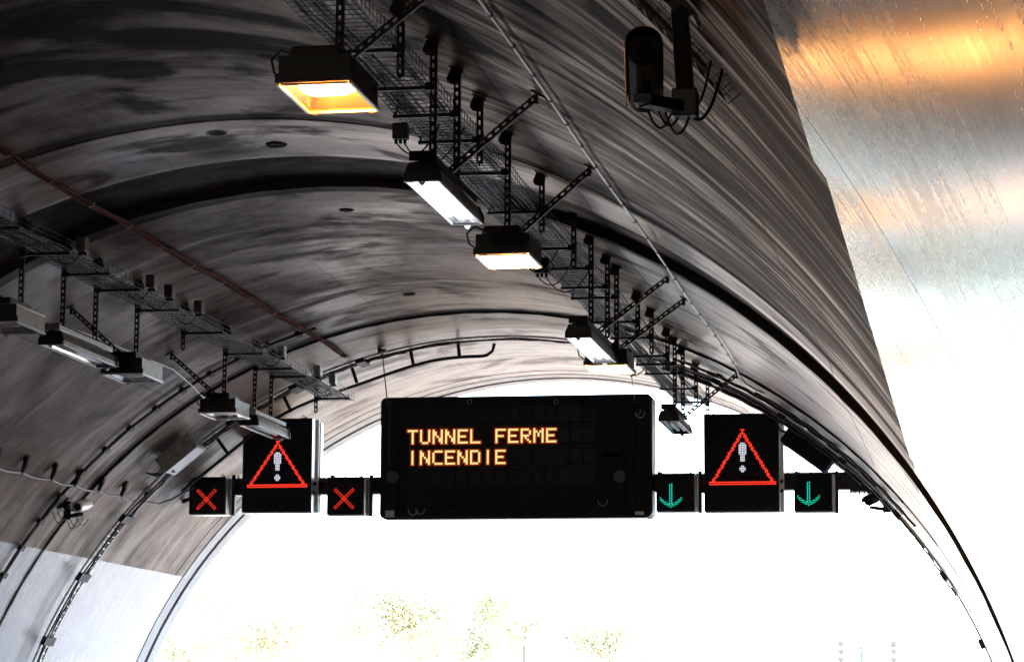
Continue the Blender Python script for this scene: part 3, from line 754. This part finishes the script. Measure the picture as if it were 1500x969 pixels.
def sign_box(root, x0, x1, z0, z1, deep=.22, back=.34):
    """front display box, gap, and the wider rear frame seen past its right edge; local to root at (x0+x1)/2, GY, (z0+z1)/2"""
    wv, h = (x1 - x0), (z1 - z0)
    mb = MB(); mb.box((0, deep / 2 + .012, 0), (wv, deep, h)); mb.build("housing", M['black'], root, bevel=.008)
    mb = MB(); mb.box((0, .006, 0), (wv - .03, .010, h - .03)); f = mb.build("display_face", M['face'], root)
    mb = MB(); mb.box((wv / 2 + .006, deep / 2 + .012, 0), (.008, deep - .02, h - .02)); mb.box((wv / 2 + .03, deep + .03, 0), (.06, .012, h - .01)); mb.build("side_cover", M['alup'], root)
    mb = MB(); mb.box((.03, deep + .012 + .06 + .02, 0), (wv * .9, .03, h * .96)); mb.box((wv / 2 + .02, deep + back - .03, 0), (.02, .14, h * .97)); mb.box((.02, deep + back + .04, 0), (wv, .03, h * .96))
    mb.build("rear_frame", M['galv'], root, bevel=.003)
    mb = MB(); mb.box((.02, deep * .6, -h / 2 - .010), (wv, .20, .012)); mb.build("drip_edge", M['alup'], root)
    mb = MB()
    for s in (-1, 1):
        mb.tube([(s * wv * .38, deep * .7, h / 2 + .01), (s * wv * .38, deep * .7, h / 2 + .03)], .018, 6)
    mb.tube([Vector((wv * .34, .15, h / 2 + .035)) + Vector((.022 * math.cos(t), 0, .022 * math.sin(t))) for t in [i * PI / 5 for i in range(11)]], .005, 5)
    mb.build("lifting_eye", M['steel'], root)
    return f

def signal(x0, x1, z0, z1, sym, label, cx, cz):
    root = thing("lane_signal", label, "lane signal", ((x0 + x1) / 2, GY, (z0 + z1) / 2), "square lane signals on the gantry")
    sign_box(root, x0, x1, z0, z1, .22, .22)
    L = .031; pts = []
    if sym == 'cross':
        for k in range(-6, 7):
            for w_ in (-.62, .62):
                for sg in (-1, 1):
                    x = k * .0235 + w_ * .0175; z = sg * k * .0235 - sg * w_ * .0175
                    pts.append((cx + x, cz + z))
        pts = [p for i, p in enumerate(pts) if all((p[0] - q[0]) ** 2 + (p[1] - q[1]) ** 2 > .00014 for q in pts[:i])]
        mb = MB(); dots(mb, pts, 0, 0, .0095); mb.build("red_cross", M['e_red'], root)
    else:
        for k in range(14):
            for w_ in (-.5, .5): pts.append((cx + w_ * .034, cz + .20 - k * .026 + (w_ * .010)))
        for k in range(1, 8):
            for w_ in (0, 1):
                for sg in (-1, 1):
                    pts.append((cx + sg * (.008 + k * .0245), cz - .155 + k * .0135 + (k > 4) * (k - 4) * .007 - w_ * .034 + (.012 if k % 2 else 0)))
        pts.append((cx, cz - .16)); pts.append((cx, cz - .19))
        pts = [(cx + (x - cx) * .87, cz + (z - cz) * .88) for x, z in pts]
        mb = MB(); dots(mb, pts, 0, 0, .0092); mb.build("green_arrow", M['e_green'], root)
    # vertical mounting rails each side, rising above the beam
    for s in (-1, 1):
        mb = MB(); mb.box((s * ((x1 - x0) / 2 + (.06 if s > 0 else -.02)), .27, .02), (.05, .07, z1 - z0 + .06)); mb.build("mounting_rail", M['steel'], root)
    return root
signal(-5.18, -4.60, 5.11, 5.68, 'cross', "leftmost lane signal showing a red cross", -.01, -.062)
signal(-3.00, -2.42, 5.08, 5.66, 'cross', "lane signal showing a red cross beside the message sign", -.015, -.045)
signal(2.06, 2.64, 5.09, 5.66, 'arrow', "lane signal showing a green down arrow beside the message sign", -.065, -.06)
signal(4.12, 4.68, 5.07, 5.64, 'arrow', "rightmost lane signal showing a green down arrow", -.065, -.03)

def warning(x0, x1, z0, z1, label, cx, zb, zt, hw):
    root = thing("warning_sign", label, "warning sign", ((x0 + x1) / 2, GY, (z0 + z1) / 2), "red triangle warning displays on the gantry")
    sign_box(root, x0, x1, z0, z1, .22, .36)
    cz0 = (z0 + z1) / 2; ccx = cx - (x0 + x1) / 2; b = zb - cz0; t = zt - cz0
    pts = []; p = .0262
    n = int(2 * hw / p)
    for i in range(n + 1):
        for r in (0, 1): pts.append((ccx - hw + 2 * hw * i / n, b + r * .030))
    m_ = int((t - b) / p)
    for i in range(1, m_ + 1):
        z = b + i * p + .02; k = (z - b) / (t - b)
        for sg in (-1, 1):
            x = (hw - .01) * (1 - k)
            q = round(x / .0262) * .0262
            pts.append((ccx + sg * q, z)); pts.append((ccx + sg * max(0, q - .026), z))
    for i in (-1, 0, 1): pts.append((ccx + i * .02, t + .01))
    u_ = []
    for q in pts:
        if all((q[0] - s[0]) ** 2 + (q[1] - s[1]) ** 2 > .0003 for s in u_): u_.append(q)
    mb = MB(); dots(mb, u_, 0, 0, .0128); mb.build("red_triangle", M['e_red'], root)
    H = t - b; pts = []
    rows = [(3, 0), (5, 1), (5, 2), (5, 3), (5, 4), (5, 5), (5, 6), (3, 7), (3, 8), (3, 9), (3, 10)]
    for c_, r in rows:
        for i in range(c_): pts.append((ccx + (i - (c_ - 1) / 2) * .0235, b + H * .76 - r * .026))
    for c_, r in ((2, 13.2), (4, 14.2), (4, 15.2), (2, 16.2)):
        for i in range(c_): pts.append((ccx + (i - (c_ - 1) / 2) * .0235, b + H * .76 - r * .026))
    mb = MB(); dots(mb, pts[:39], 0, 0, .0115); mb.build("exclamation_stroke", M['e_white'], root)
    mb = MB(); dots(mb, pts[39:], 0, 0, .0115); mb.build("exclamation_dot", M['e_white'], root)
    for s in (-1, 1):
        for dz in (-.30, -.44):
            mb = MB(); mb.tube([(s * ((x1 - x0) / 2 + .01), .12, dz + .02), (s * ((x1 - x0) / 2 + .05), .12, dz + .02)], .028, 8); mb.build("hinge_knob", M['steel'], root)
    return root
p = at(363, 713, GY); q = at(449, 713, GY); t_ = at(406, 650, GY)
warning(-4.34, -3.25, 5.13, 6.57, "left warning display, a red triangle with white exclamation mark", (p.x + q.x) / 2, p.z, t_.z + .03, (q.x - p.x) / 2)
p = at(1040, 709, GY); q = at(1136, 707, GY); t_ = at(1087, 632, GY)
warning(2.78, 3.90, 5.08, 6.54, "right warning display, a red triangle with white exclamation mark", (p.x + q.x) / 2, p.z, t_.z + .02, (q.x - p.x) / 2)

# ------------------------------------------------------------------ variable message sign
VX0, VX1, VZ0, VZ1 = -2.18, 2.00, 5.01, 6.87
vc = Vector(((VX0 + VX1) / 2, GY, (VZ0 + VZ1) / 2)); VW, VH = VX1 - VX0, VZ1 - VZ0
root = thing("message_sign", "large black message sign reading TUNNEL FERME INCENDIE", "message sign", vc)
def rrect(w_, h_, r, n=6):
    o = []
    for cx, cz, a0 in ((w_ / 2 - r, h_ / 2 - r, 0), (-w_ / 2 + r, h_ / 2 - r, 90), (-w_ / 2 + r, -h_ / 2 + r, 180), (w_ / 2 - r, -h_ / 2 + r, 270)):
        for k in range(n + 1): a = math.radians(a0 + 90 * k / n); o.append((cx + r * math.cos(a), cz + r * math.sin(a)))
    return o
mb = MB(); mb.prism(rrect(VW, VH, .09), 'y', .05, .50); mb.build("housing", M['navy'], root, bevel=.01)
# raised front frame with the window left open
ox, oz = [(-VW / 2 + .0, VW / 2)], 0
def loc(px, py): p = at(px, py, GY); return p.x - vc.x, p.z - vc.z
wx0, wz1 = loc(583, 593); wx1, wz0 = loc(930, 738)
mb = MB()
mb.box(((-VW / 2 + .03 + wx0) / 2, .035, 0), (wx0 + VW / 2 - .03, .05, VH - .06)); mb.box(((VW / 2 - .03 + wx1) / 2, .035, 0), (VW / 2 - .03 - wx1, .05, VH - .06))
mb.box(((wx0 + wx1) / 2, .035, (VH / 2 - .03 + wz1) / 2), (wx1 - wx0 - .002, .05, VH / 2 - .03 - wz1)); mb.box(((wx0 + wx1) / 2, .035, (-VH / 2 + .03 + wz0) / 2), (wx1 - wx0 - .002, .05, wz0 + VH / 2 - .03))
mb.build("front_frame", M['navy'], root, bevel=.008)
mb = MB(); mb.box(((wx0 + wx1) / 2, .042, (wz0 + wz1) / 2), (wx1 - wx0, .006, wz1 - wz0)); mb.build("display_face", M['face'], root)
cells = MB(); gaps = MB()
x_0, _ = loc(604, 640); pitch = (loc(807, 640)[0] - x_0) / 11
rows = [loc(604, y)[1] for y in (608.5, 639.5, 670, 699.5)]
cw, ch = pitch * .74, pitch * .74 * 1.38
for r, z in enumerate(rows):
    for c in range(15):
        mb = MB(); mb.box((x_0 + c * pitch, .033, z), (cw + .012, .01, ch + .012)); mb.build('lens_block', M['cell'], root)
mb = MB()
for a, b in zip(rows[:-1], rows[1:]): mb.box((x_0 + 7 * pitch, .030, (a + b) / 2), (pitch * 15, .022, .016))
mb.build("louvre", M['black'], root)
F57 = {'T': "11111 00100 00100 00100 00100 00100 00100", 'U': "10001 10001 10001 10001 10001 10001 01110", 'N': "10001 11001 11001 10101 10011 10011 10001",
       'E': "11111 10000 10000 11110 10000 10000 11111", 'L': "10000 10000 10000 10000 10000 10000 11111", 'F': "11111 10000 10000 11110 10000 10000 10000",
       'R': "11110 10001 10001 11110 10100 10010 10001", 'M': "10001 11011 10101 10101 10001 10001 10001", 'I': "00100 00100 00100 00100 00100 00100 00100",
       'C': "01111 10000 10000 10000 10000 10000 01111", 'D': "11110 10001 10001 10001 10001 10001 11110"}
for r, word in ((1, "TUNNEL FERME"), (2, "INCENDIE")):
    for c, chx in enumerate(word):
        if chx == ' ': continue
        mb = MB(); hb = MB(); dx, dz = cw / 4.55, ch / 6.4
        cx, cz = x_0 + c * pitch, rows[r]
        for j, line in enumerate(F57[chx].split()):
            for i, v in enumerate(line):
                if v == '1':
                    X = cx + (i - 2) * dx; Z = cz + (3 - j) * dz
                    mb.box((X, .0245, Z), (dx * .90, .006, dz * .93)); hb.box((X, .0268, Z), (dx * 2.3, .0018, dz * 2.2))
        L = mb.build("letter", M['e_amber'], root); L['label'] = f"glowing amber letter {chx}"
        hb.build("letter_halo", M['e_amberdim'], L)  # glare halo round the letter, built as a dim emissive backing
for px, py in ((575, 698), (908, 697)):
    x, z = loc(px, py); mb = MB(); mb.tube([(x, .01, z), (x, -.03, z)], .095, 24); mb.build("round_sensor", mat("frosted_lens", (.045, .045, .05), .4), root, bevel=.006)
mb = MB()
for px in (688, 815):
    x, z = loc(px, 588); mb.tube([Vector((x, -.0, z)) + Vector((.035 * math.cos(t), 0, .035 * math.sin(t))) for t in [i * PI / 6 for i in range(13)]], .006, 5)
mb.build("lifting_eye", M['alu'], root)
for (px, py, s) in ((605, 745, 1), (616, 744, 1), (932, 600, -1), (938, 603, -1), (883, 732, 1)):
    x, z = loc(px, py); mb = MB(); mb.tube([Vector((x + s * .07 * math.cos(t), -.01 - .002 * t, z - .09 * math.sin(t))) for t in [PI * i / 10 for i in range(11)]], .010, 6); mb.build("looped_cable", M['alu'], root, smooth=True)
x, z = loc(925, 668); mb = MB(); mb.box((x, .0, z), (.10, .05, VH * .86)); mb.build("hinge_cover", M['navy'], root, bevel=.006)
x, z = loc(571, 655); mb = MB(); mb.box((x, .0, z + .25), (.05, .04, VH * .5)); mb.build("cable_cover", M['black'], root, bevel=.006)
x, z = loc(896, 640); mb = MB(); mb.box((x, .028, z), (.22, .02, .60)); mb.box((x - .02, .028, z - .55), (.40, .02, .62)); mb.build("service_panel", M['navy'], root)
x, z = loc(937, 751); mb = MB(); mb.box((x, -.002, z), (.13, .012, .05)); x, z = loc(571, 752); mb.box((x, -.002, z), (.14, .012, .10)); mb.build("corner_plate", M['galv'], root)
mb = MB(); mb.box((0, .22, -VH / 2 - .006), (VW - .2, .3, .010)); mb.build("drip_edge", M['alu'], root)

# suspension cables from the vault to the message sign
for (pa, ya, pb, lab) in (((560, 517), 39.0, (568, 592), "thin steel cable from the ladder tray to the message sign's left end"), ((925, 548), 39.2, (930, 590), "thin steel cable from the vault to the message sign's right end")):
    a = at(*pa, ya); b = at(*pb, GY); b.y = GY - .01
    root = thing("suspension_cable", lab, "cable", b, "suspension cables of the message sign")
    mb = MB(); mb.tube([a - b, Vector((0, 0, 0))], .010, 6); mb.build("wire_rope", M['cable'], root)
    mb = MB(); mb.box(a - b + Vector((0, 0, .03)), (.12, .1, .06)); mb.tube([(a - b) * .93, (a - b) * .99], .02, 6); mb.build("anchor", M['steel'], root)

# ------------------------------------------------------------------ surveillance cameras
def camera_unit(base, wallpt, p0, p1, rad, label, body_mat, loops, hood=True):
    base = Vector(base); root = thing("surveillance_camera", label, "camera", base, "surveillance cameras on the vault")
    w_ = Vector(wallpt) - base; nrm = -Vector((wallpt[0], 0, wallpt[2])).normalized()
    s_ = Vector((0, 1, 0)).cross(nrm)
    mb = MB(); R3 = Matrix((s_, Vector((0, 1, 0)), nrm)).transposed()
    mb.box(w_ + nrm * .015, (.20, .20, .02), R3); mb.tube([w_ + nrm * .02, w_ + nrm * .07], .07, 10); mb.build("wall_plate", M['steel'], root)
    mb = MB(); mb.bar(w_ + nrm * .03, Vector((0, 0, .02)), .075, .075); mb.box((0, 0, -.02), (.11, .11, .12)); mb.build("arm", M['black'], root, bevel=.006)
    a = Vector(p0) - base; b = Vector(p1) - base; ax = (b - a).normalized()
    lo = (a + b) / 2 - Vector((0, 0, rad + .03))
    mb = MB(); mb.bar(Vector((0, 0, -.04)), lo, .07, .05); mb.box(lo, (.08, .10, .04)); mb.build("tilt_head", M['black'], root, bevel=.004)
    mb = MB(); n = 20
    mb.tube([a - ax * .0, a + ax * .02, b - ax * .03, b], [rad * .78, rad * .9, rad * .9, rad * .7], n); body = mb.build("housing", body_mat, root, smooth=False)
    mb = MB(); mb.tube([a - ax * .004, a + ax * .01], rad * .62, 16); mb.build("lens", M['cell'], body)
    # half-round sun shield over the housing
    side = ax.cross(Vector((0, 0, 1))).normalized(); up = side.cross(ax)
    mb = MB(); k = 14; vs = []
    for (q, rr) in ((a - ax * .05, rad * 1.0), (b + ax * .01, rad * 1.0), (b + ax * .01, rad * 1.06), (a - ax * .05, rad * 1.06)):
        for i in range(k + 1):
            t = math.radians(-15 + 210 * i / k); vs.append(q + side * rr * math.cos(t) + up * rr * math.sin(t))
    fs = []; W = k + 1
    for j in range(4):
        for i in range(k): fs.append((j * W + i, j * W + i + 1, ((j + 1) % 4) * W + i + 1, ((j + 1) % 4) * W + i))
    mb.add(vs, fs); mb.build("sun_shield", body_mat, root)
    for (st, en, sag, r) in loops:
        mb = MB(); mb.tube(catenary(Vector(st), Vector(en), sag, 14), r, 6); mb.build("looped_cable", M['cable'], root, smooth=True)
    return root
# near one, high on the right haunch
wallp = pol(41.0, 11.62, TR - .02); nb = at(1004, 146, 11.55)
camera_unit(nb, wallp, at(943, 72, 11.1), at(944, 148, 11.62), .078, "big dark surveillance camera close by, high on the right haunch", M['black'],
            [((-.01, 0, .0), (.15, .12, .16), .15, .008), ((.0, 0, .0), (.10, .12, .20), .11, .006), ((-.12, .0, .03), (-.02, 0, .10), .07, .006), ((-.13, 0, -.01), (-.01, 0, -.02), .10, .006), ((-.10, .0, -.01), (.03, 0, -.03), .13, .006), ((-.17, 0, -.02), (-.06, .02, -.04), .09, .006)])
# wire basket beside it, curving round the haunch
root = thing("wire_basket", "short black wire basket climbing the right haunch beside the near camera", "cable tray", pol(42, 12.6, 7.5))
mb = MB(); mb.off = root.location
for dY in (0, .045, .09, .135, .18): mb.tube(arc(39.2, 56, 12.45 + dY, 7.53, 40), .003, 4)
for dY in (0, .18):
    for rr in (7.56, 7.60): mb.tube(arc(39.2, 56, 12.45 + dY, rr, 40), .003, 4)
a = 39.2
while a < 56: mb.tube([pol(a, 12.45, 7.61), pol(a, 12.45, 7.53), pol(a, 12.63, 7.53), pol(a, 12.63, 7.61)], .003, 4); a += .55
mb.build("wire_mesh", M['cable'], root)
for k in range(3):
    mb = MB(); mb.off = root.location; mb.tube(arc(40.5, 56, 12.49 + .045 * k, 7.555, 40, .008, k), .013, 6); mb.build("cable", M['cable'], root, smooth=True)
# left wall
wp = pol(139.5, 36.6, TR); b0 = at(100, 752, 36.3)
camera_unit(b0, wp, at(113, 742, 36.0), at(127, 739, 36.45), .082, "white surveillance camera on the left wall above the white coating", M['whitecam'],
            [((-.02, 0, -.05), (.14, 0, -.05), .16, .006), ((.02, 0, -.05), (.22, 0, -.04), .14, .005), ((-.04, 0, .02), (-.28, .1, .10), .18, .006), ((-.04, 0, .0), (-.22, .1, .16), .12, .005), ((.12, 0, -.05), (.30, 0, -.06), .10, .005)])
# right wall
wp = pol(47.3, 40.2, TR); b0 = at(1299, 742, 40.0)
camera_unit(b0, wp, at(1272, 733, 39.8), at(1282, 729, 40.1), .085, "dark surveillance camera on the right haunch beyond the rightmost green arrow", M['black'],
            [((.02, 0, .0), (.20, .1, .12), .12, .006), ((-.22, 0, -.05), (.0, 0, -.06), .05, .006)])

# ------------------------------------------------------------------ outside the tunnel
def leaf_mesh(name, R, H, nleaf, seed, ma):
    r = random.Random(seed); cl = [(Vector((r.uniform(-1, 1) * R * .62, r.uniform(-1, 1) * R * .62, r.uniform(-.5, .75) * H * .5)), r.uniform(.28, .5) * R) for _ in range(15)]
    vs = []; fs = []
    for i in range(nleaf):
        c, rad = cl[r.randrange(len(cl))]
        d = Vector((r.gauss(0, 1), r.gauss(0, 1), r.gauss(0, .8))).normalized() * rad * (r.random() ** .4)
        p = c + d; s = r.uniform(.05, .10)
        q = Vector((r.gauss(0, 1), r.gauss(0, 1), r.gauss(0, 1))).normalized(); t = q.orthogonal().normalized(); u = q.cross(t)
        n = len(vs); vs += [p - t * s, p - u * s * .5, p + t * s, p + u * s * .5]; fs.append((n, n + 1, n + 2, n + 3))
    me = bpy.data.meshes.new(name); me.from_pydata(vs, [], fs); me.update(); me.materials.append(ma); return me
for k_ in ('leaf', 'leaf2'):
    t_ = M[k_].node_tree; tb = t_.nodes.new("ShaderNodeBsdfTranslucent"); tb.inputs[0].default_value = (.42, .45, .30, 1)
    ms = t_.nodes.new("ShaderNodeMixShader"); ms.inputs[0].default_value = .5
    t_.links.new(t_.nodes["Principled BSDF"].outputs[0], ms.inputs[1]); t_.links.new(tb.outputs[0], ms.inputs[2]); t_.links.new(ms.outputs[0], t_.nodes["Material Output"].inputs[0])
crowns = [leaf_mesh("crown", 2.6, 4.6, 9500, k, M['leaf'] if k % 2 else M['leaf2']) for k in range(3)]
mb = MB(); mb.tube([(0, 0, -.2), (.05, 0, 1.2), (0, .05, 2.8), (.08, 0, 4.6), (.05, 0, 6)], [.22, .17, .14, .09, .03], 8)
for k in range(6):
    a = k * 1.1; mb.tube([(0.02, 0, 2.4 + .4 * k), (.7 * math.cos(a), .7 * math.sin(a), 3.3 + .4 * k), (1.3 * math.cos(a), 1.3 * math.sin(a), 4.2 + .35 * k)], [.08, .05, .02], 6)
trunk = None
spots = [(-33, 128, 1.2), (-29.5, 123, 1.28), (-26, 120, 1.2), (-22, 125, 1.32), (-18, 127, 1.3), (-14.5, 130, 1.3), (-11, 133, 1.1)]
names = ["farthest left", "second from the left", "third from the left", "fourth from the left", "fifth from the left", "sixth from the left", "rightmost, behind the blank road sign"]
for i, (X, Y, s) in enumerate(spots):
    root = thing("tree", f"pale sunlit tree outside the tunnel, {names[i]}", "tree", (X, Y, ZR), "trees outside the tunnel", rng.random() * 6)
    root.scale = (s, s, s)
    if trunk is None: trunk = mb.build("trunk", M['bark'], root)
    else:
        c = trunk.copy(); col.objects.link(c); c.parent = root
    c = link_mesh("crown", crowns[i % 3], root, (0, 0, 5.0))

def street_lamp(px, py, Y, tilt, label):
    p = at(px, py, Y); root = thing("street_lamp", label, "street lamp", (p.x, Y, ZR), "street lamps outside the tunnel"); H = p.z - ZR
    mb = MB(); mb.tube([(0, 0, 0), (0, 0, H * .6), (0, 0, H - .15)], [.09, .06, .04], 10); mb.build("pole", M['galv'], root, smooth=True)
    for s in (-1, 1):
        mb = MB(); mb.bar((0, 0, H - .15), (s * .75, 0, H - .05 + s * tilt), .05, .05); mb.box((s * .62, 0, H - .04 + s * tilt), (.55, .30, .10)); mb.build("lamp_head", M['alu'], root, bevel=.02)
street_lamp(650, 866, 110, .18, "thin street lamp outside, left of the road sign, heads tilted")
street_lamp(825, 877, 110, -.14, "thin street lamp outside, above the blank road sign")
def pole(px, Y, label, H=15):
    p = at(px, 800, Y); root = thing("flag_pole", label, "pole", (p.x, Y, ZR), "tall thin poles outside the tunnel")
    mb = MB(); mb.tube([(0, 0, 0), (0, 0, H * .5), (0, 0, H)], [.05, .04, .025], 8); mb.build("pole", M['galv'], root, smooth=True)
    return root, p
pole(414, 70, "tall thin pole outside, left of a pair under the left warning sign"); pole(465, 70, "tall thin pole outside, right of a pair under the left warning sign")
r1, p1 = pole(1003, 75, "tall pole outside carrying a small pink flag, right of centre")
for (rt, x, z, ma, nm) in ((r1, .75, 6.6, M['pink'], "flag"),):
    mb = MB(); n = 8; vs = []
    for i in range(n + 1):
        for j in (0, 1): vs.append((.03 + i * .11, .06 * math.sin(i * .9), z - .35 * i * .12 - j * .5))
    mb.add(vs, [(2 * i, 2 * i + 1, 2 * i + 3, 2 * i + 2) for i in range(n)]); o = mb.build(nm, ma, rt); so = o.modifiers.new("s", 'SOLIDIFY'); so.thickness = .01
r2, p2 = pole(1098, 90, "slimmer pole outside with a pink and blue flag, farther right", 9)
mb = MB(); vs = []
for i in range(9):
    for j in (0, 1): vs.append((.03 + i * .13, .07 * math.sin(i * .8), 6.9 - .05 * i - j * .45))
mb.add(vs, [(2 * i, 2 * i + 1, 2 * i + 3, 2 * i + 2) for i in range(8)]); o = mb.build("flag", M['bluecloth'], r2); so = o.modifiers.new("s", 'SOLIDIFY'); so.thickness = .01
p = at(800, 945, 95)
root = thing("road_sign", "blank framed road sign outside, below the tilted street lamp", "road sign", (p.x, 95, ZR))
mb = MB(); mb.box((0, 0, p.z - ZR - .3), (1.45, .06, 1.5)); mb.build("sign_panel", M['line'], root, bevel=.02)
mb = MB()
for s in (-1, 1): mb.tube([(s * .68, .08, 0), (s * .68, .08, p.z + .55)], .05, 8); mb.tube([(s * .73, -.02, p.z + .48), (s * .73, -.10, p.z + .48)], .07, 10)
mb.box((-.78, -.02, p.z - .35), (.10, .06, 1.1)); mb.build("post", M['steel'], root)
p = at(1248, 955, 70)
root = thing("traffic_signal", "dark signal frame with stacked round lamps outside at the lower right", "signal frame", (p.x, 70, ZR))
mb = MB(); mb.box((.0, 0, p.z + .0), (.22, .2, .8)); mb.box((.42, 0, p.z), (.28, .2, .8)); mb.box((.65, .05, p.z + .42), (1.2, .1, .18)); mb.tube([(.2, .1, 0), (.2, .1, p.z + .4)], .06, 8); mb.build("housing", M['signblue'], root, bevel=.02)
for x in (-.28, 1.05):
    for k in range(4):
        mb = MB(); mb.tube([(x, -.02, p.z + .42 - k * .2), (x, -.12, p.z + .42 - k * .2)], .075, 12); mb.build("round_lamp", M['steel'], root)
